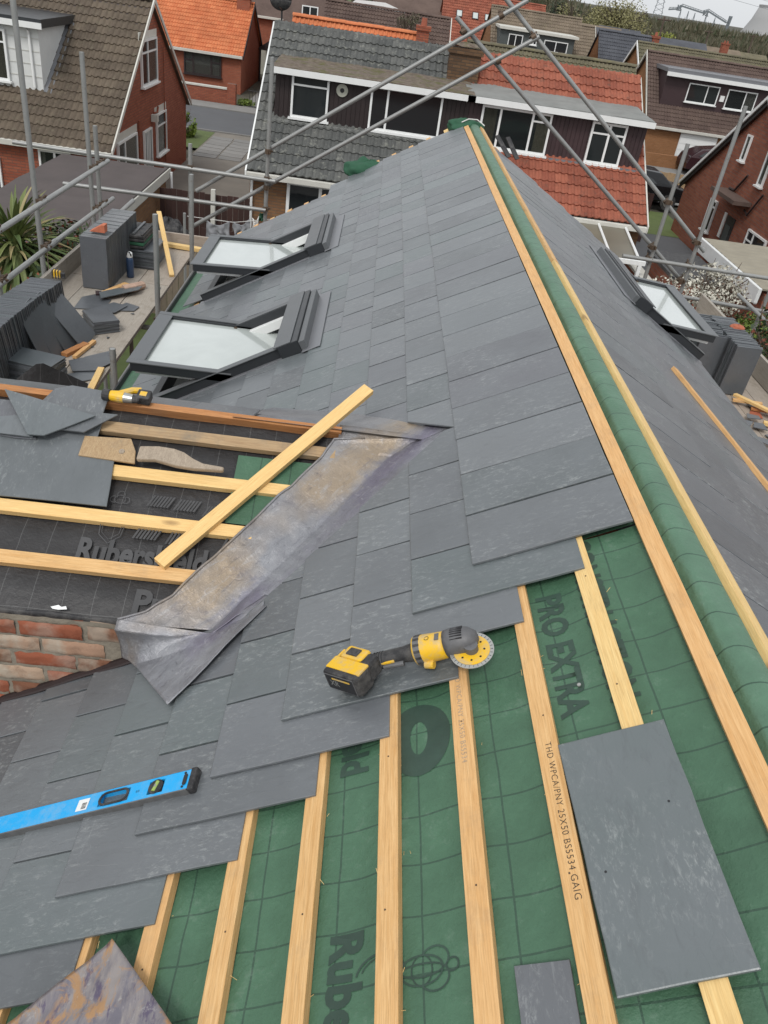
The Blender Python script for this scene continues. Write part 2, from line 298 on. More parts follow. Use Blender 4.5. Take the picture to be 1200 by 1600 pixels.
# ------------------------------------------------------------------ helpers
WM = {}
def link(o, parent=None, mw=None):
    C.objects.link(o); mw = mw or Matrix(); WM[o.name] = mw
    if parent is not None: o.parent = parent; o.matrix_local = WM[parent.name].inverted() @ mw
    else: o.matrix_world = mw
    return o
def tag(o, label=None, cat=None, group=None, kind=None):
    for k, v in (('label', label), ('category', cat), ('group', group), ('kind', kind)):
        if v: o[k] = v
    return o
def thing(name, label, cat, loc=(0, 0, 0), group=None, mw=None):
    o = bpy.data.objects.new(name, None); o.empty_display_size = .1
    link(o, None, mw or Matrix.Translation(loc)); return tag(o, label, cat, group)
class MB:
    def __init__(s): s.v = []; s.f = []; s.mi = []
    def add(s, vs, fs, mi=0):
        k = len(s.v); s.v += [tuple(v) for v in vs]; s.f += [tuple(i+k for i in f) for f in fs]; s.mi += [mi]*len(fs)
    def box(s, x0, x1, y0, y1, z0, z1, mw=None, mi=0):
        vs = [Vector((x, y, z)) for z in (z0, z1) for y in (y0, y1) for x in (x0, x1)]
        if mw is not None: vs = [mw @ v for v in vs]
        s.add(vs, [(0, 2, 3, 1), (4, 5, 7, 6), (0, 1, 5, 4), (2, 6, 7, 3), (0, 4, 6, 2), (1, 3, 7, 5)], mi)
    def prism(s, poly, h0, h1, mw=None, mi=0, zf=None):
        """poly: list of (x,y); extruded h0..h1 along local z"""
        n = len(poly); g = zf or (lambda x, y: 0)
        vs = [Vector((x, y, h0+g(x, y))) for x, y in poly]+[Vector((x, y, h1+g(x, y))) for x, y in poly]
        if mw is not None: vs = [mw @ v for v in vs]
        ar = sum(poly[i][0]*poly[(i+1) % n][1]-poly[(i+1) % n][0]*poly[i][1] for i in range(n))
        top = tuple(range(n, 2*n)); bot = tuple(range(n-1, -1, -1)); side = [(i, (i+1) % n, n+(i+1) % n, n+i) for i in range(n)]
        fs = [top, bot]+side
        if ar < 0: fs = [tuple(reversed(f)) for f in fs]
        s.add(vs, fs, mi)
    def tube(s, pts, r, n=8, cap=True, mi=0):
        pts = [Vector(p) for p in pts]; rs = r if isinstance(r, (list, tuple)) else [r]*len(pts); k = len(s.v); prev = None
        for i, p in enumerate(pts):
            d = (pts[min(i+1, len(pts)-1)]-pts[max(i-1, 0)]).normalized()
            if prev is None: x = d.orthogonal().normalized()
            else: x = (prev-d*prev.dot(d)).normalized()
            prev = x; y = d.cross(x)
            for j in range(n):
                a = 2*math.pi*j/n; s.v.append(tuple(p+(x*math.cos(a)+y*math.sin(a))*rs[i]))
        for i in range(len(pts)-1):
            for j in range(n): s.f.append((k+i*n+j, k+i*n+(j+1) % n, k+(i+1)*n+(j+1) % n, k+(i+1)*n+j)); s.mi.append(mi)
        if cap:
            s.f.append(tuple(k+j for j in range(n-1, -1, -1))); s.f.append(tuple(k+(len(pts)-1)*n+j for j in range(n))); s.mi += [mi, mi]
    def grid(s, fn, nu, nv, mi=0):
        k = len(s.v)
        for i in range(nu+1):
            for j in range(nv+1): s.v.append(tuple(fn(i/nu, j/nv)))
        for i in range(nu):
            for j in range(nv):
                a = k+i*(nv+1)+j; s.f.append((a, a+nv+1, a+nv+2, a+1)); s.mi.append(mi)
    def mesh(s, name, mats, smooth=False):
        me = bpy.data.meshes.new(name); me.from_pydata(s.v, [], s.f); me.update()
        for m in (mats if isinstance(mats, (list, tuple)) else [mats]): me.materials.append(m)
        if any(s.mi): me.polygons.foreach_set('material_index', s.mi)
        if smooth: me.polygons.foreach_set('use_smooth', [True]*len(me.polygons))
        return me
    def build(s, name, mats, parent=None, mw=None, smooth=False, bevel=0, solid=0, sub=0, autos=False):
        """vertices are in world space unless mw is given (then they are local to mw)"""
        if mw is None:
            vs = [Vector(v) for v in s.v]
            c = Vector((sum(v.x for v in vs)/len(vs), sum(v.y for v in vs)/len(vs), min(v.z for v in vs)))
            s.v = [tuple(v-c) for v in vs]; mw = Matrix.Translation(c)
        o = bpy.data.objects.new(name, s.mesh(name, mats, smooth)); link(o, parent, mw)
        if solid: m = o.modifiers.new('s', 'SOLIDIFY'); m.thickness = solid; m.offset = 0
        if sub: m = o.modifiers.new('u', 'SUBSURF'); m.levels = m.render_levels = sub
        if bevel: m = o.modifiers.new('b', 'BEVEL'); m.width = bevel; m.segments = 2; m.limit_method = 'ANGLE'; m.harden_normals = False
        return o
def inst(src_mesh, name, parent, mw):
    o = bpy.data.objects.new(name, src_mesh); return link(o, parent, mw)
def frame(o, x, y, z=None):
    x = Vector(x).normalized(); y = Vector(y); y = (y-x*y.dot(x)).normalized(); z = x.cross(y)
    return Matrix(((x.x, y.x, z.x, o[0]), (x.y, y.y, z.y, o[1]), (x.z, y.z, z.z, o[2]), (0, 0, 0, 1)))
def clip(poly, a, b, c):
    """keep a*x+b*y>=c"""
    out = []
    for i in range(len(poly)):
        p, q = poly[i], poly[(i+1) % len(poly)]; dp = a*p[0]+b*p[1]-c; dq = a*q[0]+b*q[1]-c
        if dp >= 0: out.append(p)
        if (dp >= 0) != (dq >= 0): t = dp/(dp-dq); out.append((p[0]+(q[0]-p[0])*t, p[1]+(q[1]-p[1])*t))
    return out
def structure(mb, name, mat, **k): o = mb.build(name, mat, **k); o['kind'] = 'structure'; return o
def sm(x, a, b): t = max(0, min(1, (x-a)/(b-a))); return t*t*(3-2*t)
# ------------------------------------------------------------------ ground and roads
def ground():
    mb = MB(); n = 40
    mb.add([(-2500, -60, GZ), (2500, -60, GZ), (2500, 3500, GZ), (-2500, 3500, GZ)], [(0, 1, 2, 3)]); structure(mb, 'ground', M['earth'])
    def sheet(name, poly, z, mat):
        m = MB(); m.add([(x, y, GZ+z) for x, y in poly], [tuple(range(len(poly)))]); return structure(m, name, mat)
    sheet('pavement', [(-70, 36.9), (90, 36.9), (90, 46.6), (-70, 46.6)], .10, M['paving'])
    sheet('road', [(-70, 38.6), (90, 38.6), (90, 44.6), (-70, 44.6)], .104, M['asphalt'])
    for y in (38.55, 44.6):
        m = MB(); m.box(-70, 90, y-.06, y+.06, GZ, GZ+.16); structure(m, 'kerb', M['paving'])
    sheet('road', [(-70, 38.75), (90, 38.75), (90, 38.83), (-70, 38.83)], .110, M['line'])
    sheet('driveway', [(-7.1, 20.8), (-3.2, 20.8), (-3.2, 38.5), (-7.1, 38.5)], .108, M['concrete'])
    sheet('driveway', [(7.8, 17), (11.9, 17), (11.9, 36.8), (7.8, 36.8)], .02, M['asphalt'])
    sheet('lawn', [(9.9, 31.2), (12.6, 31.2), (12.6, 35.3), (9.9, 35.3)], .03, M['grass'])
    sheet('lawn', [(-12, 34.6), (-7.1, 34.6), (-7.1, 38.4), (-12, 38.4)], .115, M['grass'])
    sheet('lawn', [(-16, 8), (-3.4, 8), (-3.4, 20), (-16, 20)], .004, M['grass'])
    sheet('patio', [(-3.2, 9.5), (7, 9.5), (7, 21.4), (-3.2, 21.4)], .012, M['paving'])
    sheet('field', [(-400, 150), (60, 150), (60, 420), (-400, 420)], .05, M['grass'])
    # pale slabs set in the drive (each one can be picked out)
    for i in range(7):
        for j in range(2):
            x0 = -7.0+j*.95+R.uniform(-.02, .02); y0 = 33.2+i*.62
            m = MB(); m.box(x0, x0+.88, y0, y0+.56, GZ+.10, GZ+.125+R.uniform(0, .01)); structure(m, 'paving_slab', M['paving'])
    m = MB(); m.box(-5.0, -4.3, 26.2, 26.9, GZ+.10, GZ+.118); structure(m, 'drain_cover', M['paving'])
ground()

# ------------------------------------------------------------------ the roof being slated
c30, s30 = math.cos(rad(30)), math.sin(rad(30))
FL = Matrix(((0, c30, -s30, -.3342), (-1, 0, 0, 0), (0, s30, c30, -1.9431), (0, 0, 0, 1)))
cR, sR = math.cos(rad(30.5)), math.sin(rad(30.5))
FR = Matrix(((0, -cR, sR, .985), (1, 0, 0, 0), (0, sR, cR, -1.213), (0, 0, 0, 1)))
FC = Matrix(((1, 0, 0, 0), (0, .9246, -.381, 2.88), (0, .381, .9246, -1.575), (0, 0, 0, 1)))
def SL(s, Y, h=0): return FL @ Vector((-Y, s, h))
def SR(s, Y, h=0): return FR @ Vector((Y, -s, h))
def CR(X, t, h=0): return FC @ Vector((X, -t, h))
house = thing('house_under_repair', 'house being re-slated, with green membrane and pine battens bare in the foreground', 'house', (.6, 4, GZ))
def vergeY(s): return 9.12 if s > .3 else (8.95 if s > 0 else 8.58)
VA = (-1.0, .06, 4.39, 5.18); VB = (-1.06, .04, 6.42, 7.24)       # skylight openings: s0, s1, Y0, Y1
VR = (1.24, 1.98, 5.87, 7.02)

def holed(rects, holes, fn, name, mat, parent, mw, dense=.12, z=0, zfn=None):
    (a0, a1, b0, b1) = rects
    xs = sorted({a0, a1, *[h[0] for h in holes], *[h[1] for h in holes]}); ys = sorted({b0, b1, *[h[2] for h in holes], *[h[3] for h in holes]})
    mb = MB()
    for i in range(len(xs)-1):
        for j in range(len(ys)-1):
            cx, cy = (xs[i]+xs[i+1])/2, (ys[j]+ys[j+1])/2
            if any(h[0] < cx < h[1] and h[2] < cy < h[3] for h in holes): continue
            nu = max(1, int((xs[i+1]-xs[i])/dense)); nv = max(1, int((ys[j+1]-ys[j])/dense))
            mb.grid(lambda u, v: fn(xs[i]+(xs[i+1]-xs[i])*u, ys[j]+(ys[j+1]-ys[j])*v), nu, nv)
    return mb.build(name, mat, parent, mw, smooth=True)
def sag(x, s):
    k = abs(math.sin((x+.1)*math.pi/.6)); q = (s/.2) % 1
    return -.026-.012*k*math.sin(math.pi*max(0, min(1, (q-.25)/.75)))+.004*mnoise.noise(Vector((x*7, s*7, 1)))+.004*mnoise.noise(Vector((x*2+s*3, s*14, 3)))+.0022*mnoise.noise(Vector((x*16, s*9, 8)))
# membranes
mb = MB(); mb.grid(lambda u, v: (-1.95+2.35*u, -.5+1.95*v, sag(-1.95+2.35*u, -.5+1.95*v)), 110, 90)
mb.build('membrane', M['green'], house, FL, smooth=True)
g_far = holed((-8.62, -1.96, -1.53, 1.45), [(-VA[3], -VA[2], VA[0], VA[1]), (-VB[3], -VB[2], VB[0], VB[1])], lambda x, s: (x, s, -.03), 'membrane', M['green'], house, FL, .3)
holed((.2, 8.5, -1.98, -.1), [(VR[2], VR[3], -VR[1], -VR[0])], lambda x, s: (x, s, -.03), 'membrane', M['green'], house, FR, .3)
mb = MB(); mb.grid(lambda u, v: (-8.98+.4*u, .05+1.4*v, -.03), 2, 6); mb.build('membrane', M['green'], house, FL)
# ridge roll
prof = [(.905, -1.262), (.925, -1.246), (.938, -1.246), (.948, -1.236), (.956, -1.216), (.963, -1.209), (.974, -1.203), (.990, -1.201), (1.008, -1.202), (1.024, -1.206), (1.040, -1.214), (1.06, -1.24)]
mb = MB()
def roll_(u, v):
    i = v*(len(prof)-1); k = min(int(i), len(prof)-2); f = i-k; Y = .1+9.15*u
    x = prof[k][0]*(1-f)+prof[k+1][0]*f; z = prof[k][1]*(1-f)+prof[k+1][1]*f
    w_ = math.sin(math.pi*v); z += w_*(.007*mnoise.noise(Vector((0, Y*3.1, v*2)))+.004*mnoise.noise(Vector((5, Y*11, v*5))))
    x += w_*.006*mnoise.noise(Vector((9, Y*2.3, 0)))
    return (-Y, x-.99, z+1.2)
mb.grid(roll_, 260, 22)
mb.f = [tuple(reversed(f)) for f in mb.f]
mw = Matrix(((0, 1, 0, .99), (-1, 0, 0, 0), (0, 0, 1, -1.2), (0, 0, 0, 1)))
mb.build('ridge_membrane', M['greenroll'], house, mw, smooth=True)

# battens: local y runs along the length
def bar(name, mat, parent, o, ydir, zdir, L, wd, th, bevel=.0012, bow=0):
    """o: centre of the top face; returns the object"""
    y = Vector(ydir).normalized(); z = Vector(zdir); z = (z-y*z.dot(y)).normalized(); x = y.cross(z)
    mw = Matrix(((x.x, y.x, z.x, o[0]), (x.y, y.y, z.y, o[1]), (x.z, y.z, z.z, o[2]), (0, 0, 0, 1)))
    mb = MB(); n = max(1, int(L/.6)); ph = R.uniform(0, 9)
    mb.tube([(0, 0, 0)], 0, 4) if False else None
    k = 0
    for i in range(n+1):
        yy = -L/2+L*i/n; b = bow*math.sin(ph+yy*1.3)
        for (xx, zz) in ((-wd/2, -th), (wd/2, -th), (wd/2, 0), (-wd/2, 0)): mb.v.append((xx+b, yy, zz))
    for i in range(n):
        a = i*4
        for j in range(4): mb.f.append((a+j, a+4+j, a+4+(j+1) % 4, a+(j+1) % 4)); mb.mi.append(0)
    mb.f.append((0, 1, 2, 3)); mb.f.append((n*4+3, n*4+2, n*4+1, n*4)); mb.mi += [0, 0]
    return mb.build(name, mat, parent, mw, bevel=bevel)
nL = FL.to_3x3() @ Vector((0, 0, 1)); nR = FR.to_3x3() @ Vector((0, 0, 1)); nC = FC.to_3x3() @ Vector((0, 0, 1))
bat = {}
for k in range(-6, 7):
    y1 = vergeY(k*.2)+.22+R.uniform(-.04, .06); m = M['wood_y'] if k in (6,) else M['wood']
    segs = [(-.6, y1)]
    if k <= 4:                                   # cut where the cross roof meets this slope
        s = k*.2; segs = [(-.6, 1.9 if s < .1 else 1.9+(s-.1)*.9), (3.75+(0-s)*.9 if s < .8 else 3.0, y1)]
    for (ya, yb) in segs:
        if yb-ya < .2: continue
        for (s0, s1, va, vb) in (VA, VB): pass
        parts = [(ya, yb)]
        for (s0, s1, va, vb) in (VA, VB):
            if s0-.05 < k*.2 < s1:
                parts = [q for p in parts for q in ((p[0], min(p[1], va-.02)), (max(p[0], vb+.02), p[1])) if q[1]-q[0] > .05]
        for (p, q) in parts:
            o = bar('batten', m, house, SL(k*.2+.025, (p+q)/2, 0), (0, 1, 0), nL, q-p, .05, .025, bow=.0015); bat[k] = bat.get(k, o)
bar('ridge_batten', M['wood'], house, SL(1.4325, 4.35, .002), (0, 1, 0), nL, 9.9, .049, .026, bow=.002)
bar('ridge_batten', M['wood_y'], house, SR(.092, 1.9, .040), (0, 1, 0), nR, 5.2, .046, .05, bow=.002)
bar('ridge_batten', M['wood'], house, SR(.092, 6.87, .040), (0, 1, 0), nR, 4.7, .046, .05, bow=.002)
for k in range(10):
    s = .3+.2*k
    if VR[0]-.05 < s < VR[1]: bar('batten', M['wood'], house, SR(s, 3.0, 0), (0, 1, 0), nR, 5.9, .05, .025); bar('batten', M['wood'], house, SR(s, 8.0, 0), (0, 1, 0), nR, 1.4, .05, .025)
    else: bar('batten', M['wood'], house, SR(s, 4.47, 0), (0, 1, 0), nR, 8.95+R.uniform(-.05, .08), .05, .025)
# end grain blocks seen along the far verge are the ends of these battens

# slates
TH = .0074; A_ = .0215; LEN = .52; WID = .2555
def ragged(poly, amp=.0016, step=.09):
    out = []
    for i in range(len(poly)):
        p, q = poly[i], poly[(i+1) % len(poly)]; L = math.hypot(q[0]-p[0], q[1]-p[1]); n = max(1, int(L/step))
        nx, ny = (q[1]-p[1])/(L+1e-9), -(q[0]-p[0])/(L+1e-9)
        for j in range(n):
            t = j/n; d = R.uniform(-amp, amp)*.9 if j else 0; out.append((p[0]+(q[0]-p[0])*t+nx*d, p[1]+(q[1]-p[1])*t+ny*d))
    return out
def slate_mesh(poly, th=TH, amp=.0016, mat='slate'):
    mb = MB(); P = ragged(poly, amp); n = len(P)
    cx = sum(p[0] for p in P)/n; cy = sum(p[1] for p in P)/n
    ch = .0018
    mb.v = [(x, y, 0) for x, y in P]+[(x, y, th-ch*.7) for x, y in P]+[(cx+(x-cx)*(1-ch*9), cy+(y-cy)*(1-ch*5), th) for x, y in P]
    mb.f = [tuple(range(n-1, -1, -1))]+[(i, (i+1) % n, n+(i+1) % n, n+i) for i in range(n)]+[(n+i, n+(i+1) % n, 2*n+(i+1) % n, 2*n+i) for i in range(n)]+[tuple(range(2*n, 3*n))]
    mb.mi = [0]*len(mb.f); return mb
full = [slate_mesh([(-WID/2, 0), (WID/2, 0), (WID/2, LEN), (-WID/2, LEN)]).mesh('slate', M['slate']) for _ in range(6)]
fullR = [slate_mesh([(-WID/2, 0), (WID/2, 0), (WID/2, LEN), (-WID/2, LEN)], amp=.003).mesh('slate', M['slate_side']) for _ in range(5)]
def minus_rect(poly, r):
    x0, x1, y0, y1 = r; xs = [p[0] for p in poly]; ys = [p[1] for p in poly]
    if max(xs) <= x0 or min(xs) >= x1 or max(ys) <= y0 or min(ys) >= y1: return poly
    c = [clip(poly, -1, 0, -x0), clip(poly, 1, 0, x1), clip(poly, 0, -1, -y0), clip(poly, 0, 1, y1)]
    def ar(p): return abs(sum(p[i][0]*p[(i+1) % len(p)][1]-p[(i+1) % len(p)][0]*p[i][1] for i in range(len(p))))/2 if len(p) > 2 else 0
    c.sort(key=ar); return c[-1] if ar(c[-1]) > .004 else None
starts = [1.932, 1.79, 1.648, 1.51, 1.374, 1.25, 1.12, 1.0, .87, .75, .62, .5, .37]
items = []      # (score, frame, tail pos (x,s), poly local or None, mat)
def score(P, n):
    d = P.length; return abs(P.normalized().dot(n))/d/d
for k in range(13):
    t = .91-.2*k; i = 0
    while True:
        if k == 12 and i > 8: break
        Ya = starts[k]+.262*i+R.uniform(-.0015, .0015); Yb = Ya+WID; i += 1
        ve = vergeY(t+.2)
        if Ya > ve-.03: break
        Yb = min(Yb, ve)
        head = min(t+LEN, 1.404)
        tj = t+R.uniform(-.0015, .0015)
        poly = [(-Yb, tj), (-Ya, tj), (-Ya, head), (-Yb, head)]
        if t < .85 and (Ya < 3.9 or t < -.2):                       # cross roof region
            ln_near = lambda s: 2.856-1.04*(.892-s)
            Yc = (Ya+Yb)/2
            far_line = lambda s: 2.85+.862*(.895-s)
            if Yc > far_line(t+.25):
                poly = clip(poly, -1, .862, 2.85+.862*.895)          # Y + .862 s >= const
            elif t+.25 > .13 or Yc < 2.02:
                if .0 < t < .85: poly = clip(poly, 1, 1.04, -(2.856-1.04*.892))  # Y <= 2.856-1.04*.892+1.04 s
                if t < .0: poly = clip(poly, 1, 0, -2.02)
            else: poly = clip(poly, 1, 0, -2.02)
            if len(poly) < 3: continue
        ok = True
        for v in (VA, VB):
            poly = minus_rect(poly, (-v[3], -v[2], v[0], v[1]))
            if not poly: ok = False; break
        if not ok or len(poly) < 3: continue
        items.append((FL, t, (-(Ya+Yb)/2), poly, 'slate'))
k = 0
for k in range(8):
    t = .57+.2*k; i = 0                        # distance of the tail below the ridge
    while True:
        Ya = .15+.131*(k % 2)+.262*i; Yb = Ya+WID; i += 1
        if Ya > 8.52: break
        if t > 1.97: pass
        Yb = min(Yb, 8.6); head = max(t-LEN, .118)
        poly = [(Ya, -t), (Yb, -t), (Yb, -head), (Ya, -head)]
        poly = minus_rect(poly, (VR[2], VR[3], -VR[1], -VR[0]))
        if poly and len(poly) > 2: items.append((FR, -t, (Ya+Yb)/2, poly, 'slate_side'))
def it_score(it):
    F, t, x, poly, m = it
    return score(F @ Vector((x, t+.1, 0)), F.to_3x3() @ Vector((0, 0, 1)))*(.7 if F is FR else 1)
items.sort(key=it_score, reverse=True)
rest = {'slate': MB(), 'slate_side': MB()}
for n_, (F, t, x, poly, m) in enumerate(items):
    cx = x; q = [(p[0]-cx, p[1]-t) for p in poly]
    tilt = Matrix.Rotation(-(A_+R.uniform(-.0008, .003))/LEN, 4, 'X') @ Matrix.Rotation(R.uniform(-.007, .007), 4, 'Y') @ Matrix.Rotation(R.uniform(-.004, .004), 4, 'Z')
    mw = F @ Matrix.Translation((cx, t, A_+.001)) @ tilt
    xs = [p[0] for p in q]; ys = [p[1] for p in q]
    whole = len(q) == 4 and max(xs)-min(xs) > WID-.005 and max(ys)-min(ys) > LEN-.006
    if n_ < 290:
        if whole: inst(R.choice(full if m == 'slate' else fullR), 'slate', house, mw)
        else: inst(slate_mesh(q).mesh('slate', M[m]), 'slate', house, mw)
    else:
        s_ = slate_mesh(q) if not whole else slate_mesh([(-WID/2, 0), (WID/2, 0), (WID/2, LEN), (-WID/2, LEN)], amp=.0022)
        rest[m].add([mw @ Vector(v) for v in s_.v], s_.f)
for m, mb in rest.items(): o = mb.build('slates', M[m], house); o['kind'] = 'stuff'

# walls under the roof
mb = MB(); mb.box(-1.42, 2.62, -1.2, 8.3, GZ, -2.78); mb.add([(-1.42, 8.3, -2.78), (2.62, 8.3, -2.78), (2.62, 8.3, -2.25), (.985, 8.3, -1.33), (-1.42, 8.3, -2.68)], [(4, 3, 2, 1, 0)])
mb.build('wall', M['brick_O'], house)
mb = MB(); mb.box(-1.0, 2.1, 4.2, 7.4, -2.775, -2.77); mb.build('loft_dark_sheet', M['black'], house)  # black sheet stands in for the unlit depth of the loft
bar('fascia', M['black'], house, SL(-1.52, 6.0, .0), (0, 1, 0), nL, 5.2, .02, .14); bar('gutter', M['black'], house, SR(2.02, 3.9, .01), (0, 1, 0), nR, 9.4, .07, .10)
# lead cover at the far end of the ridge, loose tail of membrane over the verge
def cloth_blob(cx, cy, cz, rx, ry, rz, name, mat, parent, seed=0, n=18, **k):
    mb = MB()
    def f(u, v):
        th = u*2*math.pi; ph = v*math.pi*.62
        r = 1+.28*mnoise.noise(Vector((math.cos(th)*1.7+seed, math.sin(th)*1.7, ph*1.6)))+.1*mnoise.noise(Vector((math.cos(th)*5+seed, math.sin(th)*5, ph*4)))
        return (cx+rx*r*math.sin(ph)*math.cos(th), cy+ry*r*math.sin(ph)*math.sin(th), cz+rz*r*math.cos(ph))
    mb.grid(f, n*2, n); return mb.build(name, mat, parent, smooth=True, **k)
p = SL(.36, 9.05, -.06); cloth_blob(p.x-.05, p.y+.05, p.z-.0, .26, .16, .13, 'membrane_tail', M['greenfab'], house, 3)
cloth_blob(.93, 9.2, -1.27, .2, .12, .1, 'membrane_tail', M['greenfab'], house, 6)
mb = MB(); mb.tube([(.86, 9.12, -1.2), (.93, 9.15, -1.165), (1.02, 9.15, -1.16), (1.1, 9.1, -1.2)], .006, 6); mb.build('cord', M['whitefab'], house)

# ------------------------------------------------------------------ flat print on the membranes and timbers
def text_mesh(s, size, mat, name, parent, mw, bold=.0, extrude=0, spacing=1.0, xs=1.0):
    cu = bpy.data.curves.new(name, 'FONT'); cu.body = s; cu.size = size; cu.offset = bold; cu.space_character = spacing; cu.resolution_u = 3
    cu.align_x = 'LEFT'; o = bpy.data.objects.new(name, cu); C.objects.link(o)
    me = bpy.data.meshes.new_from_object(o); C.objects.unlink(o); bpy.data.objects.remove(o); me.materials.clear(); me.materials.append(mat)
    o = bpy.data.objects.new(name, me); return link(o, parent, mw @ Matrix.Diagonal((xs, 1, 1, 1)))
def on_left(s, Y, h, ang=0):
    """text frame: baseline runs towards the viewer (-Y), letter tops point up the slope"""
    return FL @ Matrix.Translation((-Y, s, h)) @ Matrix.Rotation(ang, 4, 'Z')
def drape(o, h=.0016):
    inv = FL.inverted() @ WM[o.name]; me = o.data
    bm = bmesh.new(); bm.from_mesh(me)
    for _ in range(2):
        e = [e for e in bm.edges if e.calc_length() > .03]
        if e: bmesh.ops.subdivide_edges(bm, edges=e, cuts=1)
    bmesh.ops.triangulate(bm, faces=bm.faces)
    ii = inv.inverted()
    for v in bm.verts:
        p = inv @ v.co; p.z = sag(p.x, p.y)+h; v.co = ii @ p
    bm.to_mesh(me); bm.free()
for (txt, sz, s, Y, xs, b) in (('Rubershield', .105, .485, .905, .92, .004), ('eld', .105, .485, 1.42, .92, .004), ('PRO EXTRA', .098, 1.072, 1.765, .87, .0035), ('CONSTRUCTION', .098, 1.195, 1.95, .82, .0035), ('PRO EXTRA', .10, 1.07, .46, .9, .0035)):
    o = text_mesh(txt, sz, M['print_dark'], 'printed_lettering', house, on_left(s, Y, -.02), b, xs=xs); drape(o)
def ring_mesh(name, parent, mw, rings, mat, n=40, drp=True):
    mb = MB()
    for (cx, cy, rx, ry, wd, a0, a1) in rings:
        k = len(mb.v)
        for i in range(n+1):
            a = rad(a0+(a1-a0)*i/n)
            for q in (-wd/2, wd/2): mb.v.append((cx+(rx+q)*math.cos(a), cy+(ry+q)*math.sin(a), 0))
        for i in range(n): b = k+2*i; mb.f.append((b, b+1, b+3, b+2)); mb.mi.append(0)
    o = mb.build(name, mat, parent, mw)
    if drp: drape(o)
    return o
# large round letter, and the emblem: a ball over a small shield
ring_mesh('printed_letter', house, on_left(.70, 1.37, -.02), [(0, 0, .085, .055, .062, 0, 360)], M['print_dark'])
E_ = on_left(.690, .795, -.02)
ring_mesh('printed_emblem', house, E_, [(0, 0, .030, .045, .004, 0, 360), (0, 0, .013, .045, .004, 0, 360), (0, 0, .030, .022, .003, 0, 360), (.018, .028, .026, .03, .004, -60, 140), (-.018, .028, .026, .03, .004, 40, 240), (0, .066, .013, .013, .004, 0, 360)], M['print_dark'])
ring_mesh('printed_emblem', house, on_left(.60, .8, -.02), [(0, 0, .042, .055, .005, 100, 260), (0, 0, .034, .044, .003, 110, 250)], M['print_dark'])
for k, s0, Y0, txt, sz in ((5, 1.022, 1.235, 'THD WPCA/PNY 25X50 BS5534 GAIG', .021), (4, .818, 1.54, 'THD WPCA/PNY 25X50 BS5534', .020)):
    text_mesh(txt, sz, M['black_ink'] if k == 5 else M['wood_grey'], 'printed_stamp', bat[k], on_left(s0, Y0, .0006), -.0002, spacing=1.12)
# knots, nails and splinters on the near battens
for k in range(-1, 7):
    mb = MB()
    for j in range(4):
        Y = .5+.42*j+R.uniform(-.03, .03)
        for _ in range(1): p = SL(k*.2+.025+R.uniform(-.006, .006), Y, .0012); mb.tube([p-nL*.002, p], .0022, 6)
    mb.build('nail_heads', M['coupler'], bat[k])['kind'] = 'stuff'
mb = MB()
for _ in range(70):
    k = R.randint(-1, 6); Y = R.uniform(.6, 2); s = k*.2+R.choice((-.004, .055))+R.uniform(-.006, .03)*R.random()
    a = R.uniform(0, 6.28); L = R.uniform(.006, .018); p = SL(s, Y, -.018); q = SL(s+L*math.cos(a), Y+L*math.sin(a), -.012)
    mb.tube([p, q], .0006, 3)
o = mb.build('wood_splinters', M['wood_y']); o['kind'] = 'stuff'; o['label'] = 'tiny pine splinters scattered beside the battens'; o['category'] = 'debris'
for (s, Y) in ((1.23, 1.36), (.83, .705), (.80, 1.11), (1.13, 1.40), (.62, 1.0)):
    mb = MB(); p = SL(s, Y, -.024); mb.tube([p, p+nL*.003, p+nL*.004], [.0055, .005, .001], 10); mb.build('clout_nail', M['disc'], house)

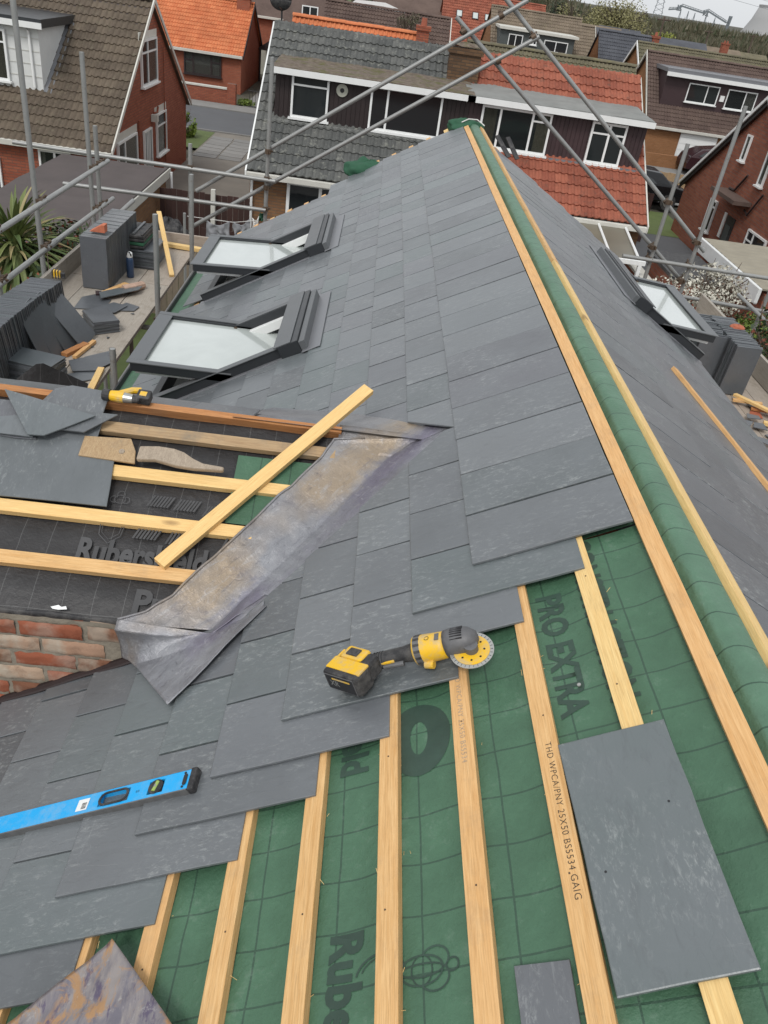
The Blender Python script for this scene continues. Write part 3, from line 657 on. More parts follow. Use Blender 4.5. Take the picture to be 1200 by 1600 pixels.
# ------------------------------------------------------------------ skylights
def skylight(name, label, F, x0, x1, y0, y1, ang, clad, near):
    """F slope frame, x along the eaves, y up the slope; the sash turns on a pivot at mid height"""
    t = None
    def part(nm, boxes, mat, mw=F, parent=0, bevel=.003):
        parent = t if parent == 0 else parent; mb = MB()
        for b in boxes: mb.box(*b)
        return mb.build(nm, mat, parent, mw, bevel=bevel)
    W = .055
    t = part('skylight', [(x0-.02, x0+W-.02, y0, y1-.1, -.02, .085), (x1-W+.02, x1+.02, y0, y1-.1, -.02, .085), (x0+.036, x1-.036, y0-.01, y0+W, -.02, .05)], clad, parent=house); t['label'] = label
    part('flashing', [(x0-.05, x0-.003, y0-.03, y1+.04, .014, .030), (x1+.003, x1+.05, y0-.03, y1+.04, .014, .030), (x0-.08, x1+.08, y1+.012, y1+.13, .030, .036)], M['lead_grey'])
    part('side_cap', [(x0-.028, x0+.03, y0, y1-.1, .0855, .092)], M['greymetal']); part('side_cap', [(x1-.03, x1+.028, y0, y1-.1, .0855, .092)], M['greymetal'])
    part('hood', [(x0-.05, x1+.05, y1-.12, y1+.01, .0, .102)], clad); part('hood_cap', [(x0-.052, x1+.052, y1-.14, y1-.03, .1025, .110)], M['greymetal'])
    part('hood_apron', [(x0-.05, x1+.05, y1+.012, y1+.05, .01, .09)], M['greymetal'])
    part('lining', [(x0+.004, x0+.012, y0+.01, y1-.01, -.40, -.022), (x1-.012, x1-.004, y0+.01, y1-.01, -.40, -.022), (x0+.015, x1-.015, y0+.002, y0+.01, -.40, -.022), (x0+.015, x1-.015, y1-.012, y1-.004, -.40, -.022)], M['white'])
    [part('inner_frame', [(q, q+.039, y0+.056, y1-.14, -.03, .03)], M['white']) for q in (x0+.036, x1-.075)]
    yp = (y0+y1)/2-.02; S = F @ Matrix.Translation((0, yp, .082)) @ Matrix.Rotation(-ang, 4, 'X'); h = (y1-y0)/2-.03
    part('sash_rail', [(x0-.02, x0+.035, -h, h-.06, -.04, .012)], clad, S); part('sash_rail', [(x1-.035, x1+.02, -h, h-.06, -.04, .012)], clad, S)
    part('sash_cap', [(x0-.026, x0+.022, -h-.02, .1, .0125, .022)], M['greymetal'], S); part('sash_cap', [(x1-.022, x1+.026, -h-.02, .1, .0125, .022)], M['greymetal'], S); part('sash_cap', [(x0+.023, x1-.023, -h-.02, -h+.075, .0125, .020)], M['greymetal'], S)
    part('sash_rail', [(x0+.036, x1-.036, -h, -h+.06, -.05, .012)], clad, S); part('sash_rail', [(x0+.036, x1-.036, h-.16, h-.06, -.045, .01)], clad, S)
    [part('inner_sash', [(q, q+.035, -h+.02, h-.1, -.07, -.0405)], M['white'], S) for q in (x0+.02, x1-.055)]
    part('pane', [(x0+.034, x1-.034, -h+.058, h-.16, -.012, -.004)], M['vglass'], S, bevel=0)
    part('handle_bar', [(x0+.12, x1-.12, h-.15, h-.13, -.075, -.06)], M['greymetal'], S)
    mb = MB()
    for xx in (x0+.02, x1-.02): mb.tube([(xx-.035, 0, -.01), (xx+.035, 0, -.01)], .014, 10)
    mb.build('pivot', M['coupler'], t, S); return t
skylight('roof_window', 'grey framed skylight standing open, the nearer of the two on the left slope', FL, -VA[3], -VA[2], VA[0], VA[1], rad(30), M['anth'], 1)
skylight('roof_window', 'grey framed skylight standing open, the farther of the two on the left slope', FL, -VB[3], -VB[2], VB[0], VB[1], rad(27), M['anth'], 1)
skylight('roof_window', 'open skylight with black side on the right slope beside the slate stack', FR, VR[2], VR[3], -VR[1], -VR[0], rad(25), M['anth'], 1)

# ------------------------------------------------------------------ cross roof on the left
def crc(X, t, h=0): return CR(X, t, h)
for (t, Xr, m) in ((.115, -.02, 'wood_old'), (.32, -.15, 'wood_y'), (.53, -.29, 'wood_y'), (.735, -.44, 'wood')):
    L = Xr+2.2; bar('cross_roof_batten', M[m], house, CR(Xr-L/2, t, 0), (1, -.004, 0), nC, L, .052, .027, bow=.0015)
bar('cross_ridge_board', M['wood_o'], house, CR(-1.08, -.005, .012), (1, -.006, -.004), nC, 2.15, .03, .05)
def cm(u, v):
    X = -2.2+2.05*u+.15*u*(1-v); t = .01+.90*v; h = -.030+.006*mnoise.noise(Vector((X*4, t*6, 0)))-.006*abs(math.sin(t*math.pi/.205))
    if v > .9: k = (v-.9)/.1; h += .018*k*mnoise.noise(Vector((X*3, 2, 0)))-.01*k*k
    y = -t; 
    if v > .85: y -= .03*sm(v, .85, 1)*(1 if X > -1.05 else 1-1.5*sm(-X, 1.03, 1.2))
    return (X, y, h)
mb = MB(); mb.grid(cm, 90, 60); mb.f = [tuple(reversed(f)) for f in mb.f]; mb.build('black_membrane', M['blackm'], house, FC, smooth=True, solid=.002)
# torn white paper and drooping hem along the wall head
mb = MB(); mb.grid(lambda u, v: CR(-1.25+.72*u, .915+.028*v, -.034-.03*v*v+.006*math.sin(u*17)), 30, 4); mb.build('membrane_hem', M['rubber'], house, smooth=True, solid=.002)
mb = MB(); P_ = [(0, 0), (.03, .012), (.045, .004), (.062, .010), (.07, -.004), (.035, -.010), (.01, -.008)]
mb.prism([(x*.8-.925, y*.8-.902) for x, y in P_], -.022, -.020, FC); mb.build('paper_scrap', M['white'], house)
# patch of green membrane at the valley side
mb = MB(); mb.grid(lambda u, v: (-.40+.32*u+.0*v, -.17-.32*v, -.018), 6, 6); mb.build('membrane_patch', M['green'], house, FC, smooth=True)
# print on the black membrane
def on_cross(X, t, h=-.016, ang=0): return FC @ Matrix.Translation((X, -t, h)) @ Matrix.Rotation(ang, 4, 'Z')
text_mesh('Rubershield', .135, M['print_pale'], 'printed_lettering', house, on_cross(-.90, .715), .005, xs=.72)
text_mesh('Pro', .135, M['print_pale'], 'printed_lettering', house, on_cross(-.66, .895, -.024), .005, xs=.9)
ring_mesh('printed_emblem', house, on_cross(-.80, .44), [(0, 0, .020, .018, .003, 0, 360), (-.022, -.002, .014, .014, .003, 40, 300), (.022, -.002, .014, .014, .003, -120, 140), (0, .022, .014, .014, .003, -30, 210)], M['print_pale'], drp=False)
mb = MB(); sh = [(-.045, 0), (-.04, -.05), (0, -.085), (.04, -.05), (.045, 0)]
for i in range(4):
    for k_, wd in ((1, .003), (.8, .002)):
        p, q = Vector(sh[i])*k_, Vector(sh[i+1])*k_; d = (q-p).normalized(); nrm = Vector((-d.y, d.x))*wd
        mb.add([(p.x, p.y, 0), (q.x, q.y, 0), (q.x+nrm.x, q.y+nrm.y, 0), (p.x+nrm.x, p.y+nrm.y, 0)], [(0, 1, 2, 3)])
mb.build('printed_emblem', M['print_pale'], house, on_cross(-.80, .55))
for (x, t, w_, h_) in ((-.70, .455, .085, .05), (-.60, .46, .085, .05), (-.72, .60, .09, .055), (-.60, .61, .09, .06), (-.49, .475, .07, .05), (-.40, .62, .10, .07)):
    mb = MB()
    for q in range(7):
        mb.add([(x+w_*q/7, -t, 0), (x+w_*(q+.62)/7, -t, 0), (x+w_*(q+.62)/7+.02, -t+h_, 0), (x+w_*q/7+.02, -t+h_, 0)], [(0, 1, 2, 3)])
    o = mb.build('printed_pattern', M['print_pale'], house, on_cross(0, 0)); o['kind'] = 'stuff'
# far slope of the cross roof: slates along the ridge
for i in range(7):
    X = -.50-.262*i+R.uniform(-.004, .004); z0 = -1.585
    if i < 2 or i > 1:
        mw = frame((X, 2.90, -1.574+R.uniform(-.002, .002)), (-1, 0, .0), (0, -.90, .36)); mw = mw @ Matrix.Translation((0, -.28, 0))
        me = slate_mesh([(-.13, 0), (.13, 0), (.13, .27), (-.13, .27)]).mesh('slate', M['slate']); inst(me, 'slate', house, mw)
mb = MB(); mb.add([(-2.2, 2.90, -1.62), (.36, 2.90, -1.62), (-.42, 3.72, -2.02), (-2.2, 3.72, -2.02)], [(0, 1, 2, 3)]); mb.build('cross_roof_back', M['blackm'], house)
# valley lead
Lp = [(.34, -.005), (-.03, .06), (-.077, .164), (-.173, .318), (-.215, .365), (-.318, .528), (-.389, .634), (-.462, .736), (-.522, .832), (-.60, .905), (-.685, .945)]
Rp = [(.905, 2.87), (.86, 2.80), (.70, 2.64), (.60, 2.54), (.48, 2.44), (.37, 2.33), (.274, 2.24), (.19, 2.15), (.10, 2.06), (.04, 2.02), (-.02, 1.985)]
def lerp_list(L, u):
    i = u*(len(L)-1); k = min(int(i), len(L)-2); f = i-k; f2 = f; return tuple(L[k][j]*(1-f2)+L[k+1][j]*f2 for j in range(len(L[0])))
def lead_fn(u, v):
    lx, lt = lerp_list(Lp, u); rs, rY = lerp_list(Rp, u)
    A = CR(lx, lt, .004); B = SL(rs, rY, .004+.030*sm(u, .72, .86))
    Y = 2.86-.83*u; z = -1.60-(2.88-Y)*.412; Vc = Vector((-.3342+(z+1.9431)/.57735, Y, z+.004))
    # crease pulled towards the straight line so the sheet reads as dressed lead
    Vc = Vc*.85+(A+B)/2*.15; kx = .5
    if v < kx: a = v/kx; P = A*(1-a)+Vc*a
    else: a = (v-kx)/(1-kx); P = Vc*(1-a)+B*a
    w2 = math.exp(-((v-kx)/.12)**2); P = P*(1-.3*w2)+(A*.5+B*.5)*.3*w2*.0+P*.3*w2
    P = P+Vector((0, -.2, 1))*(.006*mnoise.noise(P*6)+.003*mnoise.noise(P*17)+.0012*mnoise.noise(P*45))
    if v < .06: P.z += .010*(1-v/.06); P.y += .004*(1-v/.06)
    if u < .12 and v > .5: P.z -= .0
    return P
mb = MB(); mb.grid(lead_fn, 110, 44)
lead = mb.build('valley_lead', M['lead'], house, smooth=True, solid=.003)
mb = MB(); mb.tube([lead_fn(u/60, .0)+Vector((.004*mnoise.noise(Vector((u*.3, 0, 0))), 0, .001)) for u in range(4, 61)], .0048, 8); mb.build('lead_welt', M['lead'], house, smooth=True)
# dressed end of the lead over the wall corner
top = [(-.69, 1.985, -1.952), (-.60, 1.975, -1.948), (-.50, 1.975, -1.945), (-.42, 1.985, -1.938), (-.352, 1.995, -1.926), (-.27, 2.03, -1.885), (-.205, 2.08, -1.842)]
mid = [(-.672, 1.985, -2.105), (-.60, 1.93, -2.075), (-.50, 1.93, -2.02), (-.41, 1.94, -1.975), (-.352, 1.955, -1.948), (-.27, 1.99, -1.902), (-.20, 2.06, -1.864)]
low = [(-.655, 1.985, -2.112), (-.590, 1.90, -2.074), (-.520, 1.80, -2.033), (-.443, 1.69, -1.989), (-.375, 1.775, -1.952), (-.29, 1.905, -1.905), (-.19, 2.045, -1.860)]
low = [(a_, b_, c_+.034) for a_, b_, c_ in low]; mid = [(a_, b_, c_+.030) for a_, b_, c_ in mid]
def apron(u, v):
    a, b, c = (Vector(lerp_list(L, u)) for L in (top, mid, low))
    k = .55
    if v < k: f = v/k; f = f*f*(3-2*f); P = a*(1-f)+b*f+Vector((0, .012*math.sin(math.pi*f), 0))
    else: f = (v-k)/(1-k); P = b*(1-f)+c*f
    return P+Vector((0, -.3, 1))*(.006*mnoise.noise(P*9)+.003*mnoise.noise(P*30))+Vector((0, 0, .004))
mb = MB(); mb.grid(apron, 50, 40); mb.build('lead_apron', M['lead'], house, smooth=True, solid=.003)
mb = MB(); mb.grid(lambda u, v: Vector(lerp_list([(-.69, 1.985, -1.952), (-.56, 1.975, -1.950), (-.352, 1.988, -1.944)], u))*(1-v)+(lead_fn(1, .0)*(1-u)+lead_fn(1, .9)*u)*v+Vector((0, 0, .002)), 20, 8); mb.build('lead_fold', M['lead'], house, smooth=True, solid=.002)
mb = MB(); mb.prism([(-2.78, .83), (-2.86, .885), (-2.87, .80)], -.012, -.006, FL); mb.build('bare_ply', M['wood_y'], house)
# lead soaker strip between ridge board and cut slates
mb = MB(); mb.grid(lambda u, v: (SL(.895-.93*u, 2.85+.80*u+.10*min(1, u*6), .004)*v+(Vector((.37-.82*u, 2.862, -1.560)))*(1-v)), 30, 6); mb.build('back_valley_lead', M['lead'], house, smooth=True)
mb = MB(); mb.grid(lambda u, v: CR(-.015+.40*u, .10-.125*v, -.006+.012*(1-sm(1-v, 0, .5))+.002*math.sin(u*9)), 12, 6); mb.build('lead_saddle', M['lead'], house, smooth=True, solid=.002)
def collar_(u, v):
    a = lead_fn(.74+.26*u, .88); b = Vector(lerp_list([(-.16, 2.10, -1.828), (-.27, 2.03, -1.885), (-.352, 1.995, -1.926)], u)) + Vector((.03, -.03, .006)); P = a*(1-v)+b*v
    return P+Vector((0, 0, .006*math.sin(math.pi*v)+.002*mnoise.noise(P*30)))
mb = MB(); mb.grid(collar_, 24, 8); mb.build('lead_collar', M['lead'], house, smooth=True, solid=.003)
# wall below the cross roof: every brick its own piece
def rough_brick(w_, h_, d_, seed):
    mb = MB(); nx, nz = 6, 3
    def f(u, v):
        x = (u-.5)*w_; z = (v-.5)*h_; e = min(u, 1-u)*w_; e2 = min(v, 1-v)*h_; k = sm(min(e, e2), 0, .012)
        return (x+.004*mnoise.noise(Vector((z*40, seed, 0))), -d_/2*(.72+.16*k)-.006*mnoise.noise(Vector((x*22, z*30, seed))), z+.0035*mnoise.noise(Vector((x*30, seed, 5))))
    mb.grid(f, 10, 6); mb.box(-w_/2*.97, w_/2*.97, -d_*.28, d_/2, -h_/2*.95, h_/2*.95); return mb
def brick_piece_mat(name, a, b, lime):
    t = NT(name); rf, rw = t.rnd(33); v = t.coord(); n = t.noise(v, 14, 6, .7, rw); n2 = t.noise(v, 6, 4, .6, rw)
    c = t.mix(rf, a, b); c = t.mix(t.ramp(n, [(.35, .6), (.5, 0)]), c, [x*.5 for x in a]); c = t.mix(t.math('MULTIPLY', t.ramp(n2, [(.5, 0), (.62, 1)]), lime), c, (.42, .38, .31)); t.bump(n, .006); return t.out(c, .9, 0, .2)
BM = [brick_piece_mat('old_red_brick', (.30, .085, .045), (.25, .10, .06), .35), brick_piece_mat('limewashed_brick', (.36, .22, .15), (.44, .33, .24), .8), brick_piece_mat('brown_brick', (.17, .075, .045), (.24, .13, .08), .5)]
bms = [[rough_brick(.212 if j < 3 else .1, .064, .1, i*7+j).mesh('brick', m, True) for j in range(4)] for i, m in enumerate(BM)]
R2 = random.Random(5)
for row in range(9):
    z = -2.002-.0765*row; X = -.62-.11*(row % 2)-R2.uniform(0, .02)
    if row == 0: X = -.58
    while X > -2.1:
        header = R2.random() < .14; w_ = .1 if header else .212; cx = X-w_/2; zb = -2.10-(-.62-cx)*.577
        if z > zb-.06: inst(R2.choice(R2.choice((BM and bms[0], bms[0], bms[1], bms[2])) [3:4] if header else bms[R2.choice((0, 0, 0, 1, 2, 2))][:3]), 'brick', house, Matrix.Translation((cx, 2.045+R2.uniform(-.004, .004), z+R2.uniform(-.004, .004))) @ Matrix.Rotation(R2.uniform(-.012, .012), 4, 'Y'))
        X -= w_+.013+R2.uniform(-.003, .006)
mort = plain('lime_mortar', (.27, .235, .185), .95, 0, .4, 30, .006)
mb = MB(); mb.grid(lambda u, v: (-2.2+1.56*u, 2.012+.006*mnoise.noise(Vector((u*40, v*20, 0))), -2.98+1.03*v), 120, 70); mb.f = [tuple(reversed(f)) if False else f for f in mb.f]; mb.build('mortar', mort, house, smooth=True)
mb = MB(); mb.box(-2.2, -.65, 2.09, 2.12, GZ, -1.96); mb.box(-2.2, -2.17, 2.1, 3.68, GZ, -2.03); mb.box(-2.2, -1.43, 3.66, 3.69, GZ, -2.06); mb.build('cross_wall', M['brick_O'], house)
# damp proof strip along the foot of that wall
mb = MB()
mb.grid(lambda u, v: (-2.1+1.48*u, 2.006-.030*v+.003*math.sin(u*31)*v, -2.10-(-.62+2.1-1.48*u)*.577+.034*(1-v)+.0235*v+.003*mnoise.noise(Vector((u*30, v, 0)))), 60, 3); mb.build('wall_flashing', M['brownpaint'], house, smooth=True, solid=.003)
# ------------------------------------------------------------------ neighbouring houses
def Ff(Y, X=0, z=0): return Matrix(((1, 0, 0, X), (0, 0, -1, Y), (0, 1, 0, z), (0, 0, 0, 1)))      # wall facing the viewer
def Fpx(X): return Matrix(((0, 0, 1, X), (1, 0, 0, 0), (0, 1, 0, 0), (0, 0, 0, 1)))                  # wall facing +X, local x = Y
def Fmx(X): return Matrix(((0, 0, -1, X), (-1, 0, 0, 0), (0, 1, 0, 0), (0, 0, 0, 1)))                # wall facing -X, local x = -Y
def window(parent, F, x0, x1, z0, z1, mull=(), tran=(), fr=.055, mat='white', sill=True, curtain=None, name='window', back=True, lintel=None):
    """tran: (height fraction, cell index or None)"""
    mb = MB(); d0, d1 = .003, .07
    for b in ((x0, x0+fr, z0, z1), (x1-fr, x1, z0, z1), (x0+fr, x1-fr, z0, z0+fr), (x0+fr, x1-fr, z1-fr, z1)): mb.box(b[0], b[1], b[2], b[3], d0, d1)
    xs = [x0]+[x0+(x1-x0)*m for m in mull]+[x1]
    for x in xs[1:-1]: mb.box(x-fr/2, x+fr/2, z0+fr, z1-fr, d0, d1-.004)
    for (h, c) in tran:
        a, b = (x0+fr, x1-fr) if c is None else (xs[c]+fr*.5, xs[c+1]-fr*.5)
        z = z0+(z1-z0)*h; mb.box(a, b, z-fr*.4, z+fr*.4, d0+.002, d1-.008)
    w_ = mb.build(name, M[mat], parent, F)
    for i in range(len(xs)-1):
        mb = MB(); mb.box(xs[i]+fr*.5, xs[i+1]-fr*.5, z0+fr*.6, z1-fr*.6, .034, .040); mb.build('pane', M['glass_c'] if curtain else M['glass'], w_, F)
    if curtain:
        mb = MB(); mb.box(x0+fr*.5, x1-fr*.5, z0+fr*.5, z1-fr*.5, .004, .008); mb.build('unlit_backing', M['black'], w_, F)  # black panel paints the darkness of the room behind the pane
        for (a, b, m) in curtain:
            mb = MB(); n = 24; X0 = x0+(x1-x0)*a; X1 = x0+(x1-x0)*b
            mb.grid(lambda u, v: (X0+(X1-X0)*u, z0+fr+(z1-z0-2*fr)*v, .018+.007*math.sin(u*(X1-X0)*45)), n, 1); mb.build('curtain', M[m], w_, F)
    if sill: mb = MB(); mb.box(x0-.05, x1+.05, z0-.05, z0-.002, .003, .13); mb.build('sill', M[mat], w_, F)
    if lintel: mb = MB(); mb.box(x0-.12, x1+.12, z1+.004, z1+.2, .003, .02); mb.build('lintel', M[lintel], w_, F)
    return w_
def tile_profile(w, n=2, r=.030):
    pts = []
    for i in range(n):
        for p, z in ((0, 0), (.36, 0), (.5, .55), (.68, 1), (.86, .55)): pts.append(((i+p)*w/n, z*r))
    pts.append((w, 0)); return pts
def tiles(parent, F, x0, x1, y0, y1, w, gauge, mat, holes=(), limit=0, n=2, r=.038, lap=.06, name='tile', verge=None):
    cols = max(1, round((x1-x0)/w)); w = (x1-x0)/cols; rows = max(1, round((y1-y0)/gauge)); g = (y1-y0)/rows
    prof = tile_profile(w, n, r); th = .045
    def piece():
        mb = MB(); k = len(prof)
        for (x, z) in prof: mb.v.append((x, .004, z+.035-th))
        for (x, z) in prof: mb.v.append((x, 0, z+.035))
        for (x, z) in prof: mb.v.append((x, g+lap, z+.0))
        for i in range(k-1): mb.f.append((i, i+1, k+i+1, k+i)); mb.f.append((k+i, k+i+1, 2*k+i+1, 2*k+i)); mb.mi += [0, 0]
        return mb
    base = piece(); me = base.mesh(name, M[mat]) if limit else None
    cells = []
    for j in range(rows):
        for i in range(cols):
            cx, cy = x0+w*(i+.5), y0+g*(j+.5)
            if any(h[0] < cx < h[1] and h[2] < cy < h[3] for h in holes): continue
            if verge and not verge(cx, cy): continue
            p = F @ Vector((cx, cy, 0)); cells.append((p.length, x0+w*i, y0+g*j))
    cells.sort(); jit = lambda: Matrix.Rotation(R.uniform(-.006, .006), 4, 'Z') @ Matrix.Rotation(R.uniform(-.008, .008), 4, 'X')
    st = MB()
    for k, (d, x, y) in enumerate(cells):
        T = Matrix.Translation((x, y, R.uniform(0, .004))) @ jit()
        if k < limit: inst(me, name, parent, F @ T)
        else: st.add([T @ Vector(v) for v in base.v], base.f)
    if st.v: o = st.build(name+'s', M[mat], parent, F); o['kind'] = 'stuff'
def slope(Y, z, pitch, X=0, face=-1):
    """frame on a roof slope with eave at Y,z; face -1 looks at the viewer, +1 away"""
    c, s = math.cos(pitch), math.sin(pitch)
    if face < 0: return Matrix(((1, 0, 0, X), (0, c, -s, Y), (0, s, c, z), (0, 0, 0, 1)))
    return Matrix(((-1, 0, 0, X), (0, -c, s, Y), (0, s, c, z), (0, 0, 0, 1)))
def ridge_tiles(parent, x0, x1, Y, z, mat, L=.45, r=.12, name='ridge_tile'):
    n = max(1, int((x1-x0)/L)); L = (x1-x0)/n; mb = MB()
    for i in range(9):
        a = math.pi*i/8; 
        for xx in (-.006, L+.01): mb.v.append((xx, -r*math.cos(a), r*.75*math.sin(a)))
    for i in range(8): mb.f.append((2*i, 2*i+2, 2*i+3, 2*i+1)); mb.mi.append(0)
    me = mb.mesh(name, M[mat])
    for i in range(n): inst(me, name, parent, Matrix.Translation((x0+L*i, Y, z-.05+R.uniform(-.006, .006))) @ Matrix.Rotation(R.uniform(-.02, .02), 4, 'Y'))
def gable_body(parent, X0, X1, Y0, Y1, ze, Yr, zr, mat, name='wall', z0=GZ):
    """solid walls with gables at both X ends"""
    mb = MB(); P = [(Y0, z0), (Y1, z0), (Y1, ze), (Yr, zr), (Y0, ze)]
    vs = [(X0, y, z) for y, z in P]+[(X1, y, z) for y, z in P]
    mb.add(vs, [(0, 4, 3, 2, 1), (5, 6, 7, 8, 9), (0, 5, 9, 4), (1, 2, 7, 6), (2, 3, 8, 7), (3, 4, 9, 8), (0, 1, 6, 5)]); return mb.build(name, M[mat], parent)
def slabroof(parent, X0, X1, Ye, ze, Yr, zr, mat, th=.05, name='roof'):
    mb = MB(); mb.add([(X0, Ye, ze), (X1, Ye, ze), (X1, Yr, zr), (X0, Yr, zr), (X0, Ye, ze-th), (X1, Ye, ze-th), (X1, Yr, zr-th), (X0, Yr, zr-th)], [(0, 1, 2, 3), (7, 6, 5, 4), (0, 4, 5, 1), (1, 5, 6, 2), (2, 6, 7, 3), (3, 7, 4, 0)])
    return mb.build(name, M[mat], parent)
def bargeboard(parent, X, Y0, z0, Yr, zr, Y1, z1, mat, d=.18, th=.04):
    for (ya, za, yb, zb) in ((Y0, z0, Yr, zr), (Yr, zr, Y1, z1)):
        mb = MB(); mb.add([(X, ya, za), (X, yb, zb), (X, yb, zb-d), (X, ya, za-d), (X+th, ya, za), (X+th, yb, zb), (X+th, yb, zb-d), (X+th, ya, za-d)], [(0, 1, 2, 3), (7, 6, 5, 4), (0, 4, 5, 1), (3, 2, 6, 7), (0, 3, 7, 4), (1, 5, 6, 2)]); mb.build('bargeboard', M[mat], parent)
def gutter(parent, X0, X1, Y, z, mat='white', name='gutter'):
    mb = MB(); mb.box(X0, X1, Y-.07, Y+.05, z-.16, z-.02); mb.build(name, M[mat], parent, bevel=.012)
def chimney(parent, x, y, z, w_, d, h, mat, pots=2):
    mb = MB(); mb.box(x-w_/2, x+w_/2, y-d/2, y+d/2, z, z+h); c = mb.build('chimney', M[mat], parent)
    mb = MB(); mb.box(x-w_/2-.05, x+w_/2+.05, y-d/2-.05, y+d/2+.05, z+h-.14, z+h+.002); mb.build('chimney_cap', M[mat], c)
    for i in range(pots):
        xx = x+(i-(pots-1)/2)*.32; mb = MB(); mb.tube([(xx, y, z+h), (xx, y, z+h+.24)], [.11, .09], 10); mb.build('chimney_pot', M['tile_R'], c)
def xz(F): return F

# --- the pair of dormer houses straight ahead
YE, ZE, YR, ZR = 21.45, -4.60, 25.8, -1.58; PC = math.atan2(ZR-ZE, YR-YE); FCs = slope(YE-.05, ZE, PC)
def yy(Y): return (Y-YE+.05)/math.cos(PC)
def semi(name, label, X0, X1, tmat, wallmat, clad, felt, xl, xr):
    t = thing(name, label, 'house', ((X0+X1)/2, (YE+YR)/2, GZ))
    gable_body(t, X0+.04, X1-.04, YE+.25, 30.1, ZE-.12, YR, ZR-.06, wallmat)
    slabroof(t, X0, X1, YE-.02, ZE-.03, YR, ZR-.05, 'felt'); slabroof(t, X0, X1, 30.2, ZE-.03, YR, ZR-.05, tmat)
    tiles(t, FCs, X0, X1, 0, yy(YR)-.06, .36, .335, tmat, holes=((xl, xr, yy(22.93), yy(24.62)),), limit=285)
    ridge_tiles(t, X0, X1, YR, ZR+.0, tmat)
    # dormer
    mb = MB(); mb.box(xl, xr, 22.95, 24.7, -3.58, -2.45); mb.build('dormer_body', M[clad], t)
    n = int((xr-xl)/.115); bm_ = MB(); bm_.box(-.052, .052, 0, .018, -3.55, -2.47); me = bm_.mesh('cladding_board', M[clad])
    for i in range(n): inst(me, 'cladding_board', t, Matrix.Translation((xl+(xr-xl)*(i+.5)/n, 22.928+R.uniform(0, .006), 0)))
    mb = MB(); mb.grid(lambda u, v: (xl-.08+(xr-xl+.16)*u, 22.72+2.1*v, -2.36+.10*v+.03*mnoise.noise(Vector((u*9, v*4, 1)))), 30, 10); mb.build('dormer_roof', M[felt], t, solid=.05)
    mb = MB(); mb.box(xl-.1, xr+.1, 22.66, 22.70, -2.49, -2.35); mb.build('dormer_fascia', M['white'], t)
    mb = MB(); mb.box(xl-.1, xr+.1, 22.705, 22.945, -2.46, -2.445); mb.build('soffit', M['black'], t)
    gutter(t, X0, X1, YE-.1, ZE, 'cream')
    mb = MB(); mb.box(xl-.02, xr+.02, 22.80, 22.92, -3.60, -3.545, None); mb.build('sill_flashing', M['lead_grey'] if felt != 'felt_moss' else M['felt_pale'], t)
    return t
hg = semi('semi_detached_house', 'chalet house with lichened grey tiles and a mossy flat dormer roof', -3.15, 2.35, 'tile_G', 'brick_Y', 'brownpaint', 'felt_moss', -2.72, 2.3)
ho = semi('semi_detached_house', 'chalet house with weathered red tiles and maroon boarded dormer', 2.35, 7.25, 'tile_R', 'brick_Y', 'maroon', 'felt_pale', 2.3, 7.02)
F = Ff(22.92)
window(hg, F, -2.30, -1.34, -3.46, -2.46, tran=((.76, None),)); window(hg, F, -.27, 1.60, -3.49, -2.47, mull=(.24,))
window(ho, F, 2.63, 4.48, -3.52, -2.52, mull=(.27, .73), tran=((.78, 2),), curtain=((0, .22, 'blind'), (.80, .97, 'blind')))
window(ho, F, 5.55, 6.49, -3.53, -2.53, mull=(.52,), tran=((.73, None),))
# things on the window ledge inside
for (x, w_, h_, m) in ((3.2, .22, .3, 'curtain'), (3.48, .3, .22, 'wood_old'), (3.78, .2, .3, 'curtain'), (4.1, .12, .28, 'white')):
    mb = MB(); mb.box(x, x+w_, -3.46, -3.46+h_, .009, .026, F if False else None); 
mb = MB(); mb.tube([(3.3, 22.912, -3.4), (3.3, 22.912, -3.2)], [.09, .07], 10)
ri = MB()
for i in range(28):
    for q in (.055, .15):
        a = 2*math.pi*i/28; ri.v.append((-1.01+q*math.cos(a), -2.69+q*math.sin(a), .01))
for i in range(28): j = (i+1) % 28; ri.f.append((2*i, 2*i+1, 2*j+1, 2*j)); ri.mi.append(0)
ri.build('wall_vent', M['curtain'], hg, F, solid=.03)
mb = MB(); mb.tube([(-1.01, 22.90, -2.69), (-1.01, 22.885, -2.69)], .05, 16); mb.build('vent_hub', M['black'], hg)
chimney(hg, 2.14, 24.95, -2.4, .85, .5, .93, 'brick_D', 0)
mb = MB(); mb.grid(lambda u, v: (1.72+.84*u, 24.95+.5*(v-.5), -1.42+.09*math.sin(math.pi*u)*math.sin(math.pi*v)+.03*mnoise.noise(Vector((u*4, v*4, 0)))), 14, 8); mb.build('chimney_flaunching', M['felt_moss'], hg)
bargeboard(hg, -3.2, YE-.1, ZE, YR, ZR, 30.2, ZE, 'white'); bargeboard(ho, 7.26, YE-.1, ZE, YR, ZR, 30.2, ZE, 'cream')
mb = MB(); mb.tube([(-3.05, 21.35, -4.7), (-3.05, 21.62, -4.85), (-3.05, 21.62, GZ)], .035, 8); mb.build('downpipe', M['white'], hg)
Fw = Ff(21.70)
window(hg, Fw, -2.15, -.75, -6.9, -4.78, mull=(.62,), name='patio_door', sill=False, fr=.08); window(ho, Fw, 3.2, 4.9, -6.9, -4.9, mull=(.5,), name='patio_door', sill=False, fr=.07)
